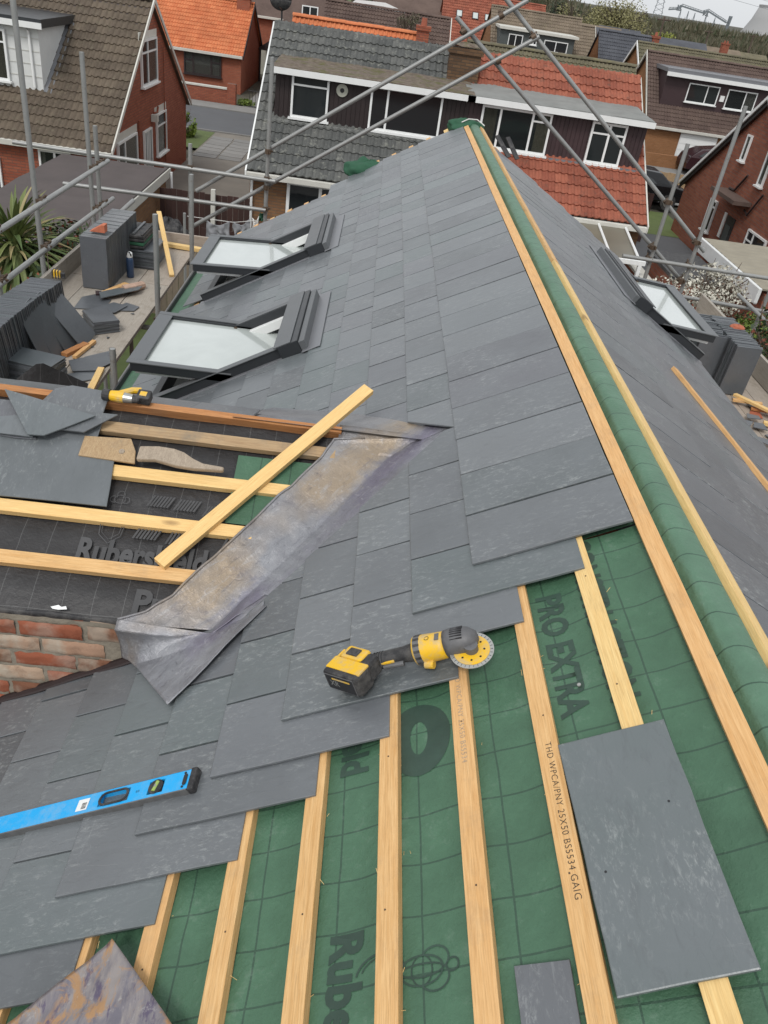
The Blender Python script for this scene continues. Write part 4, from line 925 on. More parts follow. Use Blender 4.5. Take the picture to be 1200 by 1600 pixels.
# satellite dish behind the ridge
t = thing('satellite_dish', 'dark satellite dish standing above the ridge of the lichened grey roof', 'dish', (-3.0, 26.1, -1.6)); mb = MB()
mb.grid(lambda u, v: (-3.05+.30*v*math.cos(u*6.2832), 26.0+.10*v*v*1.2-.1, -1.05+.27*v*math.sin(u*6.2832)), 24, 6); mb.build('dish', M['rubber'], t, smooth=True, solid=.01)
mb = MB(); mb.tube([(-3.0, 26.1, -1.75), (-3.02, 26.08, -1.1)], .025, 8); mb.tube([(-3.0, 26.05, -1.3), (-3.05, 25.65, -1.2), (-3.05, 25.6, -1.12)], .012, 6); mb.build('bracket', M['black'], t)

# --- chalet with the steep gable on the left
XG, YL0, YLr, YL1, ZLe, ZLr = -7.05, 22.85, 27.6, 32.3, -4.85, -1.66
t = L_ = thing('chalet_house', 'red brick house with brown concrete tiles, white box dormer and tall gable windows', 'house', (-12, 27.6, GZ))
gable_body(t, -19, XG, YL0, YL1, ZLe, YLr, ZLr, 'brick_L')
PL = math.atan2(ZLr-ZLe, YLr-YL0); FLs = slope(YL0-.2, ZLe-.13, PL)
yl = lambda Y: (Y-YL0+.2)/math.cos(PL)
slabroof(t, -19, XG+.10, YL0-.15, ZLe-.12, YLr, ZLr+.02, 'felt'); slabroof(t, -19, XG+.1, YL1+.2, ZLe-.13, YLr, ZLr+.02, 'tile_L')
tiles(t, FLs, -16.6, XG+.12, .0, yl(YLr), .33, .33, 'tile_L', holes=((-17, -9.1, yl(24.2), yl(26.5)),), limit=290); ridge_tiles(t, -16.6, XG+.12, YLr, ZLr+.08, 'tile_L')
gutter(t, -19, XG+.14, YL0-.2, ZLe-.06, 'cream')
bargeboard(t, XG+.13, YL0-.2, ZLe-.02, YLr, ZLr+.12, YL1+.25, ZLe-.04, 'cream', .14)
mb = MB(); mb.box(-14, -9.12, 24.2, 26.9, -3.95, -2.42); mb.build('dormer_body', M['whitewood'], t)
mb = MB(); mb.box(-14.2, -8.95, 23.98, 27.0, -2.42, -2.22); mb.build('dormer_roof', M['anth'], t); mb = MB(); mb.box(-14.2, -8.93, 23.94, 23.975, -2.44, -2.30); mb.build('dormer_fascia', M['white'], t)
mb = MB(); mb.box(-9.115, -9.02, 24.25, 26.6, -.12, -.10, FLs @ Matrix.Identity(4)) if False else mb.grid(lambda u, v: (-9.11+.2*v, 24.15+2.3*u, ZLe+(24.15+2.3*u-YL0)*(ZLr-ZLe)/(YLr-YL0)+.06-.03*v), 20, 2); mb.build('lead_soaker', M['lead_grey'], t)
for zz_ in (-3.6, -3.3, -3.0, -2.7): mb = MB(); mb.box(-13.9, -9.12, 24.185, 24.195, zz_, zz_+.012); mb.build('board_joint', M['cream'], t)
mb = MB(); mb.tube([(-9.35, 24.1, -2.5), (-9.35, 24.14, -2.6), (-9.33, 24.14, -3.85)], .035, 8); mb.build('downpipe', M['white'], t)
window(t, Ff(24.18), -11.3, -9.97, -3.78, -2.57, mull=(.5,), tran=((.75, None),), curtain=((0, 1, 'blind'),))
G_ = Fpx(XG)
window(t, G_, 26.3, 28.1, -3.78, -2.58, mull=(.4,), tran=((.72, 0), (.72, 1)), lintel='cream', curtain=((.55, .95, 'curtain'),)); window(t, G_, 27.85, 29.1, -5.95, -4.72, tran=((.7, None),), lintel='cream', curtain=((0, 1, 'curtain'),))
window(t, G_, 23.55, 25.5, -6.1, -4.86, mull=(.35,), lintel='cream', curtain=((.35, 1, 'curtain'),)); window(t, G_, 26.3, 27.2, -6.95, -4.98, mull=(.3, .5, .7), name='door', sill=False, fr=.05)
mb = MB(); mb.tube([(XG+.06, 27.45, -4.62), (XG+.06, 27.9, -4.66), (XG+.06, 28.0, -4.5)], .03, 8); mb.tube([(XG+.05, 25.75, -4.6), (XG+.05, 25.75, -6.9)], .03, 8); mb.tube([(XG+.05, 28.9, -2.9), (XG+.05, 28.9, -6.9)], .02, 6); mb.build('waste_pipe', M['brick_L'], t)
mb = MB(); mb.box(XG+.01, XG+.2, 27.3, 27.5, -4.85, -4.65); mb.build('boiler_flue', M['cream'], t)
window(t, Ff(22.84), -8.9, -8.05, -6.3, -5.1, mull=(.5,), curtain=((0, .2, 'curtain'),)); window(t, Ff(22.84), -11.6, -9.95, -6.6, -5.45, mull=(.5,), curtain=((.7, 1, 'curtain'),))
# flat roofed extension in front of it
t = thing('flat_roof_extension', 'brick extension with dark felt flat roof in front of the steep gable house', 'extension', (-6.5, 18.5, GZ))
mb = MB(); mb.box(-7.86, -5.32, 14.6, 21.9, GZ, -5.1); mb.build('wall', M['brick_Y'], t)
mb = MB(); mb.grid(lambda u, v: (-7.95+2.72*u, 14.5+7.4*v, -4.97+.02*mnoise.noise(Vector((u*5, v*9, 0)))), 20, 40); mb.build('roof', M['felt'], t, solid=.05)
mb = MB(); mb.box(-5.225, -5.19, 14.5, 21.95, -5.14, -4.93); mb.build('fascia', M['cream'], t); mb = MB(); mb.box(-5.32, -5.23, 14.55, 21.93, -4.935, -4.90); mb.build('edge_trim', M['felt'], t)
mb = MB(); mb.tube([(-5.15, 21.8, -5.0), (-5.15, 21.85, GZ)], .035, 8); mb.build('downpipe', M['white'], t)

# --- house builder for the streets beyond
def far_house(name, label, X0, X1, Yf, Yb, ze, zr, wall, tile, tw=.33, gauge=.34, tl=True, group=None, ov=.25, n=2, z0=GZ):
    t = thing(name, label, 'house', ((X0+X1)/2, (Yf+Yb)/2, GZ), group); Yr = (Yf+Yb)/2
    gable_body(t, X0, X1, Yf, Yb, ze, Yr, zr, wall)
    p = math.atan2(zr-ze, Yr-Yf); e = .2
    slabroof(t, X0-.12, X1+.12, Yf-e, ze-e*math.tan(p)+.0, Yr, zr+.02, tile); slabroof(t, X0-.12, X1+.12, Yb+e, ze-e*math.tan(p), Yr, zr+.02, tile)
    if tl: tiles(t, slope(Yf-e, ze-e*math.tan(p)+.03, p), X0-.12, X1+.12, 0, (Yr-Yf+e)/math.cos(p), tw, gauge, tile, limit=0, n=n); ridge_tiles(t, X0-.12, X1+.12, Yr, zr+.1, tile)
    gutter(t, X0-.1, X1+.1, Yf-e-.05, ze-.05, 'cream')
    return t, Yr, p
t, Yr, p = far_house('bungalow', 'red brick bungalow with bright orange pantiles across the road', -16, -8.05, 51.2, 58.6, -4.97, -2.7, 'brick_O', 'tile_O', .3, .33)
chimney(t, -8.5, 54.6, -3.6, .75, .6, 1.3, 'brick_O', 1); bargeboard(t, -7.93, 51, -5.05, 54.9, -2.62, 58.8, -5.05, 'black')
window(t, Ff(51.18), -11.25, -9.15, -6.28, -5.15, mull=(.25, .73), tran=((.62, 0), (.62, 2)), mat='brownpaint', fr=.08, curtain=((.05, .95, 'curtain'),))
t, Yr, p = far_house('bungalow', 'brown roofed house beyond the orange pantiled bungalow with a tan garage door', -22, -3.4, 62, 70, -3.5, -.9, 'brick_O', 'tile_B', tl=False)
mb = MB(); mb.box(-8.6, -7.9, 61.9, 61.98, -7.0, -5.3); mb.build('garage_door', M['curtain'], t)
window(t, Ff(61.98), -7.6, -7.1, -5.0, -3.6, mat='brownpaint')
t = thing('porch', 'dark pitched porch roof beside the tan garage door', 'porch', (-7.6, 59, GZ)); mb = MB(); mb.add([(-8.2, 58, -5.2), (-6.9, 58, -4.3), (-5.6, 58, -5.2), (-8.2, 62, -5.2), (-6.9, 62, -4.3), (-5.6, 62, -5.2)], [(0, 1, 4, 3), (1, 2, 5, 4), (0, 2, 1), (3, 4, 5)]); mb.build('roof', M['brownpaint'], t); mb = MB(); mb.box(-8.0, -7.9, 58.1, 58.2, GZ, -5.2); mb.box(-5.9, -5.8, 58.1, 58.2, GZ, -5.2); mb.build('post', M['brownpaint'], t)
# garden wall, gate and kerbside bush
t = thing('garden_wall', 'low red brick wall with a pier along the far pavement', 'wall', (-10, 46.9, GZ)); mb = MB(); mb.box(-14, -8.05, 46.8, 47.0, GZ, GZ+.75); mb.build('wall', M['brick_L'], t); mb = MB(); mb.box(-14, -8.06, 46.76, 47.04, GZ+.752, GZ+.83); mb.build('coping', M['cream'], t); mb = MB(); mb.box(-8.04, -7.6, 46.7, 47.1, GZ, GZ+1.05); mb.build('pier', M['brick_L'], t)
t = thing('metal_gate', 'black railed metal gate across the bungalow drive', 'gate', (-6, 46.9, GZ))
for i in range(20): mb = MB(); mb.tube([(-6.9+i*.16, 46.9, GZ+.05), (-6.9+i*.16, 46.9, GZ+.95)], .012, 5); mb.build('bar', M['black'], t)
for z in (.1, .85): mb = MB(); mb.tube([(-6.95, 46.9, GZ+z), (-3.8, 46.9, GZ+z)], .02, 6); mb.build('rail', M['black'], t)
mb = MB(); mb.add([(-7.3, 47.2, GZ+.02), (-3.2, 47.2, GZ+.02), (-3.2, 61, GZ+.02), (-7.3, 61, GZ+.02)], [(0, 1, 2, 3)]); structure(mb, 'driveway', M['paving'])

def win_pair(t, F, spec, mat='white', **k):
    for (a, b, z0, z1) in spec: window(t, F, a, b, z0, z1, mull=(.5,), mat=mat, **k)
# orange ridge just behind the pair
t, Yr, p = far_house('bungalow', 'house with bright orange pantiles just behind the lichened grey roof', -3.3, 1.1, 29.9, 36.2, -4.7, -1.80, 'brick_L', 'tile_O', .3, .3)
chimney(t, 1.2, 32.6, -2.4, .42, .45, .95, 'brick_L', 1)
# wide brown roof filling the gap
t, Yr, p = far_house('terrace_house', 'long brown tiled roof behind the orange ridge', -3.0, 2.75, 41, 48.5, -4.4, -1.6, 'brick_L', 'tile_B', .3, .25)
mb = MB(); mb.add([(-3.12, 44.7, -2.5), (-1.7, 44.7, -1.35), (-.3, 44.7, -1.3), (2.0, 44.7, -1.9)], [(0, 1, 2, 3)]); mb.tube([(2.9, 41, -2.6), (2.9, 41, -6)], .05, 6); mb.build('downpipe', M['white'], t)
bargeboard(t, 2.9, 40.8, -4.5, 44.75, -1.5, 48.7, -4.5, 'cream')
t, Yr, p = far_house('terrace_house', 'red brick house with brown boarded gable and white window above the orange ridge', -5.9, -3.3, 52, 60, -3.9, -.5, 'brick_L', 'tile_B', tl=False)
win_pair(t, Ff(51.98), [(-4.9, -4.0, -2.9, -2.2)])
mb = MB(); mb.box(-5.7, -3.5, 51.9, 51.97, -4.6, -3.7); mb.build('porch_band', M['brownpaint'], t)
t, Yr, p = far_house('terrace_house', 'white fronted houses behind the brown roof beside the red tiled roof', -1.5, 5.3, 78, 86, -2.9, -.2, 'whitewood', 'tile_B', tl=False)
win_pair(t, Ff(77.98), [(2.4, 3.3, -3.9, -3.0), (3.8, 4.6, -3.9, -3.0)], 'brownpaint')
t, Yr, p = far_house('terrace_house', 'house with red tiles and three small skylights', 4.2, 10.6, 73, 81, -3.9, -.85, 'brick_R', 'tile_R', .3, .3)
for x in (5.45, 6.75, 7.75):
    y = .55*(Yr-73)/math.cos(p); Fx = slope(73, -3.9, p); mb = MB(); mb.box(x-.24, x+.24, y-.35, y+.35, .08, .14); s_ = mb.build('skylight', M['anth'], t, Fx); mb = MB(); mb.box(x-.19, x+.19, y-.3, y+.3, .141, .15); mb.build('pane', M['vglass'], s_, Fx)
win_pair(t, Ff(72.98), [(5.2, 6.2, -5.6, -4.4), (7.4, 8.6, -5.6, -4.4)], 'brownpaint')
t, Yr, p = far_house('terrace_house', 'plain red tiled roof end beyond the three skylights', 10.7, 13.5, 80, 88, -3.6, -.9, 'brick_R', 'tile_R', .3, .3)
# grey green dormer house
t, Yr, p = far_house('dormer_house', 'house with charcoal clad flat dormer and white windows beyond the red chalet', 7.0, 13.2, 60.5, 70.5, -4.2, -1.15, 'brick_T', 'tile_B2', .33, .33)
mb = MB(); mb.box(7.3, 12.3, 61.2, 64.6, -3.9, -2.2); d = mb.build('dormer', M['greyclad'], t); mb = MB(); mb.box(7.2, 12.5, 60.95, 64.8, -2.19, -2.04); mb.build('dormer_roof', M['cream'], d)
F = Ff(61.19); win_pair(t, F, [(7.9, 8.85, -3.25, -2.4), (9.35, 9.8, -2.85, -2.4), (10.3, 11.9, -3.1, -2.45)])
t, Yr, p = far_house('bungalow', 'low mossy brown tiled roof directly behind the red chalet ridge', 3.2, 9.75, 32.2, 39.8, -4.6, -1.93, 'brick_Y', 'tile_M', .33, .33); chimney(t, 10.0, 38.4, -3.2, .35, .4, .9, 'brick_L', 1)
t, Yr, p = far_house('bungalow', 'tan tiled gable house left of the slate grey roof', 12.6, 15.7, 68.5, 76, -4.5, -1.65, 'brick_T', 'tile_B2', .33, .33)
bargeboard(t, 15.85, 68.3, -4.6, 72.3, -1.5, 76.2, -4.6, 'cream')
t, Yr, p = far_house('dormer_house', 'house with slate grey tiles and one bright skylight', 14.9, 18.7, 62.2, 69.8, -5.0, -1.6, 'brick_T', 'tile_S', .33, .3)
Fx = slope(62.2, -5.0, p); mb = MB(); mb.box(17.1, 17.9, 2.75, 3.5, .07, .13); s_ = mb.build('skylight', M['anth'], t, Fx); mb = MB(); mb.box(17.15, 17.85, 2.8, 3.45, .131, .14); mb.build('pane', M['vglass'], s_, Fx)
chimney(t, 18.9, 66, -2.4, .5, .5, 1.0, 'brick_L', 1)
t, Yr, p = far_house('dormer_house', 'long slate grey roof beyond the white roofline', 19.5, 30, 84, 92, -4.2, -1.9, 'brick_T', 'tile_S', tl=False)
# house with mossy ridge behind the garage house
t, Yr, p = far_house('dormer_house', 'tan house with mossy ridge behind the brown boarded dormer', 15.7, 30, 53.5, 62.5, -4.6, -1.72, 'brick_T', 'tile_M', .33, .33)
bargeboard(t, 15.5, 53.3, -4.7, 58, -1.6, 62.7, -4.7, 'white')
mb = MB(); mb.tube([(15.45, 55.2, -3.4), (15.45, 55.2, -4.9), (15.45, 55.6, -5.2)], .06, 6); mb.build('downpipe', M['white'], t)
# garage house
t, Yr, p = far_house('dormer_house', 'brown tiled house with maroon dormer above a white garage door', 15.2, 27, 49.7, 57.2, -5.18, -1.97, 'brick_T', 'tile_B', .33, .27)
bargeboard(t, 15.0, 49.5, -5.3, 53.45, -1.85, 57.4, -5.3, 'cream')
mb = MB(); mb.box(15.75, 27, 50.7, 53, -4.25, -2.6); d = mb.build('dormer', M['maroon'], t); mb = MB(); mb.box(15.6, 27.1, 50.35, 53.3, -2.62, -2.42); mb.build('dormer_roof', M['lead_grey'], d); mb = MB(); mb.box(15.6, 27.1, 50.28, 50.345, -2.80, -2.6); mb.build('fascia', M['white'], d)
F = Ff(50.69); window(t, F, 17.1, 18.9, -3.95, -3.0, mull=(.62,)); window(t, F, 19.4, 21.1, -4.0, -3.02, mull=(.62,), curtain=((.62, 1, 'curtain'),))
mb = MB(); mb.box(19.05, 19.3, 50.64, 50.69, -3.7, -3.4); mb.build('meter_box', M['white'], t)
mb = MB(); mb.box(17.15, 19.3, 49.62, 49.69, GZ, -5.3); g_ = mb.build('garage_door', M['white'], t)
mb = MB()
for i in range(5): mb.box(17.2, 19.25, 49.60, 49.615, GZ+.05+i*.33, GZ+.34+i*.33)
mb.build('door_panels', M['white'], g_); g_.children[0]['kind'] = 'stuff'
mb = MB(); mb.box(13.4, 17.1, 45.5, 49.0, GZ, GZ+.08); structure(mb, 'pavement', M['paving'])
t = thing('garden_wall', 'tan boundary wall in front of the white garage door', 'wall', (16, 46.5, GZ)); mb = MB(); mb.box(12.6, 21, 46.8, 47.0, GZ, GZ+.7); mb.build('wall', M['brick_T'], t)
# small roofs out to the wood
specs = [(31, 35.5, 108, 114, -4.6, -2.9, 'tile_B2', 'tan hipped bungalow roof at the edge of the wood'), (36.6, 41, 104, 112, -4.4, -2.5, 'tile_B2', 'brown bungalow roof with chimney near the wood'), (39, 50, 118, 126, -4.8, -2.9, 'tile_M', 'low brown roofs farthest to the right under the wood'),
         (20, 24.5, 96, 103, -4.3, -2.0, 'tile_B2', 'brown roof behind the bright green tree'), (14, 19, 98, 106, -4.2, -1.7, 'tile_B', 'dark brown roof far behind the charcoal dormer'), (25.5, 30.5, 110, 118, -4.4, -2.2, 'tile_S', 'grey roof far behind the mossy ridge')]
for (a_, b_, c_, d_, e_, f_, m_, l_) in specs: far_house('bungalow', l_, a_, b_, c_, d_, e_, f_, 'brick_T', m_, tl=False)
t = thing('bungalow', 'white framed gable end peeping above the mossy ridge', 'house', (34, 90, GZ)); gable_body(t, 33.0, 34.9, 88, 95, -4, 91.5, -3.0, 'whitewood')
mb = MB()
for (a_, b_) in (((32.5, -3.55), (33.9, -2.55)), ((33.9, -2.55), (34.9, -3.6))): mb.add([(a_[0], 87, a_[1]), (b_[0], 87, b_[1]), (b_[0], 87, b_[1]-.22), (a_[0], 87, a_[1]-.22), (a_[0], 87.2, a_[1]), (b_[0], 87.2, b_[1]), (b_[0], 87.2, b_[1]-.22), (a_[0], 87.2, a_[1]-.22)], [(0, 1, 2, 3), (4, 7, 6, 5), (0, 4, 5, 1), (3, 2, 6, 7)])
mb.build('gable_trim', M['white'], t)
chimney(t, 38.5, 106, -3.2, .8, .6, 1.3, 'brick_L', 2)

# --- big red brick gable on the right
XR = 11.95
t = Rh = thing('brick_house', 'red brick house with a wide gable and narrow white windows at the right', 'house', (16, 27.6, GZ))
gable_body(t, XR, 24, 22.4, 32.4, -5.1, 27.4, -1.75, 'brick_R')
slabroof(t, XR-.15, 24, 22.2, -5.25, 27.4, -1.7, 'tile_B'); slabroof(t, XR-.15, 24, 32.6, -5.25, 27.4, -1.7, 'tile_B'); bargeboard(t, XR-.2, 22.2, -5.2, 27.4, -1.62, 32.65, -5.2, 'white', .12); bargeboard(t, XR-.13, 22.2, -5.32, 27.4, -1.74, 32.65, -5.32, 'black', .16)
Fm = Fmx(XR)
for (ya, yb, z0, z1, mu, tr, cu, sl_) in ((27.86, 28.22, -3.62, -2.84, (), (), None, True), (25.95, 26.35, -4.0, -3.0, (), (), None, True), (28.75, 29.4, -6.12, -5.08, (), ((.78, None),), None, True), (24.3, 25.72, -5.95, -5.18, (.35,), ((.6, 0),), None, True)):
    window(t, Fm, -yb, -ya, z0, z1, mull=mu, tran=tr, sill=sl_)
mb = MB(); mb.box(-27.62, -26.95, GZ, -5.22, .003, .03, None); d = mb.build('door', M['blue'] if False else M['anth'], t, Fm); mb = MB(); mb.box(-27.5, -27.1, -6.1, -5.5, .031, .045); mb.build('door_panel', M['greyclad'], d, Fm)
mb = MB(); mb.box(-28.4, -26.25, -4.66, -4.54, .003, .6); mb.build('door_canopy', M['tile_B'], t, Fm)
mb = MB(); mb.tube([(XR-.06, 28.2, -4.5), (XR-.06, 27.75, -4.48), (XR-.06, 27.15, -3.9)], .035, 8); mb.tube([(XR-.06, 25.6, -4.15), (XR-.06, 26.2, -4.9), (XR-.06, 26.5, -4.8)], .03, 8); mb.build('waste_pipe', M['brownpaint'], t)
mb = MB(); mb.box(-27.9, -27.72, -6.0, -5.2, .003, .04); mb.build('side_light', M['white'], t, Fm)
# flat roofed garage beside it, white fascia
t = thing('garage', 'pale ribbed flat roof garage with mossy white fascia by the blossom', 'garage', (10.5, 19, GZ))
mb = MB(); mb.box(8.75, 13.5, 17.0, 20.8, GZ, -4.72); mb.build('wall', M['brick_R'], t)
mb = MB(); mb.grid(lambda u, v: (8.62+5*u, 17.0+3.9*v+.25*u*(1-v)*0, -4.62+.02*abs(math.sin(v*40))), 2, 160); mb.build('roof', plain('ribbed_asbestos', (.25, .225, .175), .9, 0, .3, 2), t, solid=.04)
mb = MB(); mb.box(8.52, 8.60, 16.9, 20.95, -4.92, -4.58); mb.build('fascia', M['whitewood'], t, bevel=.01)
# low brick wall and dark flat shed roofs between
t = thing('shed', 'low shed with black felt roof beside the lane', 'shed', (7.7, 19.3, GZ)); mb = MB(); mb.box(7.15, 8.3, 18.2, 20.2, GZ, -5.0); mb.build('wall', M['brick_R'], t); mb = MB(); mb.box(7.08, 8.4, 18.1, 20.3, -4.98, -4.9); mb.build('roof', M['rubber'], t)
t = thing('boundary_wall', 'red brick boundary wall running towards the blossom', 'wall', (7, 19, GZ)); mb = MB(); mb.box(6.72, 6.95, 12.5, 21.3, GZ, -5.35); mb.build('wall', M['brick_R'], t); mb = MB(); mb.box(6.69, 6.98, 12.5, 21.3, -5.348, -5.29); mb.build('coping', M['cream'], t)
# canopy over the patio
t = thing('patio_canopy', 'white framed patio canopy with murky polycarbonate sheets below the red tiles', 'canopy', (5.9, 20.2, GZ))
for i in range(3): mb = MB(); mb.add([(4.55+i*.72, 21.3, -4.72), (5.22+i*.72, 21.3, -4.72), (5.15+i*.70, 19.2, -4.95), (4.5+i*.70, 19.2, -4.95)], [(3, 2, 1, 0)]); mb.build('roof_sheet', M['curtain'] if False else plain('murky_polycarbonate', (.15, .135, .10), .4, 0, .3, 2), t, solid=.01)
for i in range(4): mb = MB(); mb.tube([(4.53+i*.72, 21.35, -4.69), (4.47+i*.70, 19.15, -4.92)], .032, 6); mb.build('rafter', M['white'], t)
mb = MB(); mb.box(4.4, 6.72, 19.1, 19.18, -5.02, -4.92); mb.build('front_beam', M['white'], t)
for x in (4.5, 6.6): mb = MB(); mb.box(x-.04, x+.04, 19.1, 19.18, GZ, -5.02); mb.build('post', M['white'], t)
# fences
def fence(label, X0, X1, Y, z0, z1, mat, w_=.12, axis='x', group=None, nm='fence'):
    t = thing(nm, label, 'fence', ((X0+X1)/2, Y, z0), group); n = int((X1-X0)/w_); mb = MB(); mb.box(-w_*.47, w_*.47, -.012, .012, 0, z1-z0); me = mb.mesh('board', M[mat])
    for i in range(n): inst(me, 'board', t, Matrix.Translation((X0+w_*(i+.5), Y+(i % 2)*.012, z0+R.uniform(-.01, .02))))
    for z in (.3, .85): mb = MB(); mb.box(X0, X1, Y+.03, Y+.07, z0+(z1-z0)*z, z0+(z1-z0)*z+.07); mb.build('rail', M[mat], t)
    return t
fence('dark stained timber gates closing the concrete drive', -5.2, -2.95, 20.75, GZ, -5.15, 'fence_dark', .14); fence('weathered grey panel fence behind the scaffold boards', -4.6, -3.4, 17.2, GZ, -5.25, 'fence_grey', .13)
fence('dark fence panel beyond the washing line', -3.9, -1.4, 19.4, GZ, -5.6, 'fence_dark', .15)
t = thing('gate_post', 'pale slim concrete post standing between the dark gates', 'post', (-3.85, 20.6, GZ)); mb = MB(); mb.box(-3.9, -3.8, 20.58, 20.68, GZ, -5.0); mb.build('post', M['cream'], t)
fence('narrow dark gate by the lawn on the right', 9.55, 10.05, 29.8, GZ, -5.3, 'fence_dark', .16)
fence('tan fence between the red chalet and the parked black car', 9.9, 15.2, 40.9, GZ, -6.25, 'wood_old', .15)

# --- cars
def car(label, x, y, ang, mat, L=4.2):
    t = thing('parked_car', label, 'car', mw=Matrix.Translation((x, y, GZ+.1)) @ Matrix.Rotation(ang, 4, 'Z')); F = WM[t.name]
    prof = [(-2.1, .35), (-2.12, .62), (-2.0, .85), (-1.35, .95), (-.75, 1.38), (.35, 1.44), (1.35, 1.28), (1.95, .92), (2.08, .6), (2.05, .32)]
    mb = MB(); k = len(prof); W = .86
    def ring(w_, ins): return [(px*L/4.2, w_-(ins if pz > .96 else 0)*(1 if w_ > 0 else -1), pz) for px, pz in prof]
    rings = [ring(-W, .17), ring(-W*.6, 0), ring(W*.6, 0), ring(W, .17)]
    for i, rg in enumerate(rings):
        for j, p in enumerate(rg): z = p[2]+(.03 if i in (1, 2) and p[2] > .9 else 0); mb.v.append((p[0], p[1], z))
    for i in range(3):
        for j in range(k-1): a = i*k+j; mb.f.append((a, a+1, a+k+1, a+k)); mb.mi.append(0)
        mb.f.append((i*k+k-1, i*k, i*k+k, i*k+2*k-1)); mb.mi.append(0)
    mb.f.append(tuple(range(k-1, -1, -1))); mb.f.append(tuple(range(3*k, 4*k))); mb.mi += [0, 0]
    mb.build('body', M[mat], t, F, bevel=.03)
    for sd_ in (-1, 1):
        for (pts, nm) in (([(-.62, .99), (-.18, 1.32), (.32, 1.37), (.32, .99)], 'side_window'), ([(.38, .99), (.38, 1.37), (1.1, 1.28), (1.55, 1.0)], 'side_window')):
            mb = MB(); vs = [(px, sd_*(W+.004-(.17*(pz-.96)/.4 if pz > .96 else 0)*0-.165*(1 if pz > 1.1 else .05)), pz) for px, pz in pts]; mb.add(vs, [(0, 1, 2, 3)]); mb.build(nm, M['glass'], t, F, solid=.01)
        for wx in (-1.3, 1.28):
            mb = MB(); mb.tube([(wx, sd_*.70, .32), (wx, sd_*.875, .32)], .32, 20); o = mb.build('wheel', M['rubber'], t, F); mb = MB(); mb.tube([(wx, sd_*.876, .32), (wx, sd_*.884, .32)], .2, 14); mb.build('rim', M['disc'], o, F)
    mb = MB(); mb.add([(-1.34, -.7, .97), (-1.34, .7, .97), (-.80, .62, 1.37), (-.80, -.62, 1.37)], [(0, 1, 2, 3)]); mb.build('windscreen', M['glass'], t, F, solid=.01)
    for s_ in (-.62, .62): mb = MB(); mb.box(-2.12, -2.04, s_-.16, s_+.16, .6, .74); mb.build('headlight', M['curtain'], t, F)
    return t
car('black saloon car parked beyond the red tiled chalet', 11.3, 36.35, rad(180), 'carpaint'); car('dark red car parked in front of the white garage door', 18.4, 45.9, rad(180), 'carpaint2')
# ------------------------------------------------------------------ scaffold
SCF = thing('scaffold', 'grey tube scaffold with crossing guard rails round the far gable and both eaves', 'scaffold', (0, 10.2, GZ))
def tube(a, b, r=.0245, par=SCF, name='scaffold_tube', nseg=1, mat='steel'):
    a, b = Vector(a), Vector(b); L = (b-a).length; mb = MB(); mb.tube([(0, 0, 0), (0, 0, L)], r, 14, cap=False)
    mb.tube([(0, 0, .001), (0, 0, L-.001)], r*.86, 14, cap=True)
    z = (b-a).normalized(); x = z.orthogonal().normalized(); y = z.cross(x)
    mw = Matrix(((x.x, y.x, z.x, a.x), (x.y, y.y, z.y, a.y), (x.z, y.z, z.z, a.z), (0, 0, 0, 1)))
    o = mb.build(name, M[mat], par, mw); o.data.polygons.foreach_set('use_smooth', [len(p.vertices) == 4 for p in o.data.polygons]); return o
def coupler(p, a=(0, 0, 1), b=(1, 0, 0)):
    p = Vector(p); mb = MB()
    for d, off in ((Vector(a).normalized(), -.026), (Vector(b).normalized(), .026)):
        q = p+Vector((0, off, 0)); mb.tube([q-d*.026, q+d*.026], .034, 12); o = d.orthogonal().normalized()
        mb.tube([q+o*.03+d*.0, q+o*.075], .009, 6); mb.tube([q+o*.045, q+o*.062], .014, 6); e = d.cross(o); mb.tube([q-e*.045-d*.02, q-e*.045+d*.02], .013, 6)
    mb.build('coupler', M['coupler'], SCF)
Yf = 10.2
for (x, zt, zb) in ((-2.18, -1.99, GZ), (-1.26, -.97, GZ), (3.62, -1.22, GZ), (4.14, -.75, GZ)): tube((x+(.02 if x > 0 else 0), Yf, zt), (x, Yf, zb))
tube((-4.25, Yf-.05, -2.24), (-1.15, Yf-.05, -2.27)); tube((-3.70, Yf-.05, -2.63), (-1.25, Yf-.05, -2.62))
tube((-2.12, Yf+.05, -2.53), (1.46, Yf+.05, -.075)); tube((-2.18, Yf+.05, -2.97), (1.66, Yf+.05, -.39))
tube((1.10, Yf+.12, .0), (4.32, Yf+.12, -2.43)); tube((.72, Yf+.12, -.33), (4.20, Yf+.12, -2.86))
tube((3.25, Yf-.05, -2.575), (5.4, Yf-.05, -2.61)); tube((3.9, Yf-.05, -2.97), (5.5, Yf-.05, -3.04))
tube((5.05, 8.0, -2.98), (5.05, 10.5, -2.96)); tube((5.35, 10.3, -2.2), (5.3, 10.3, GZ))
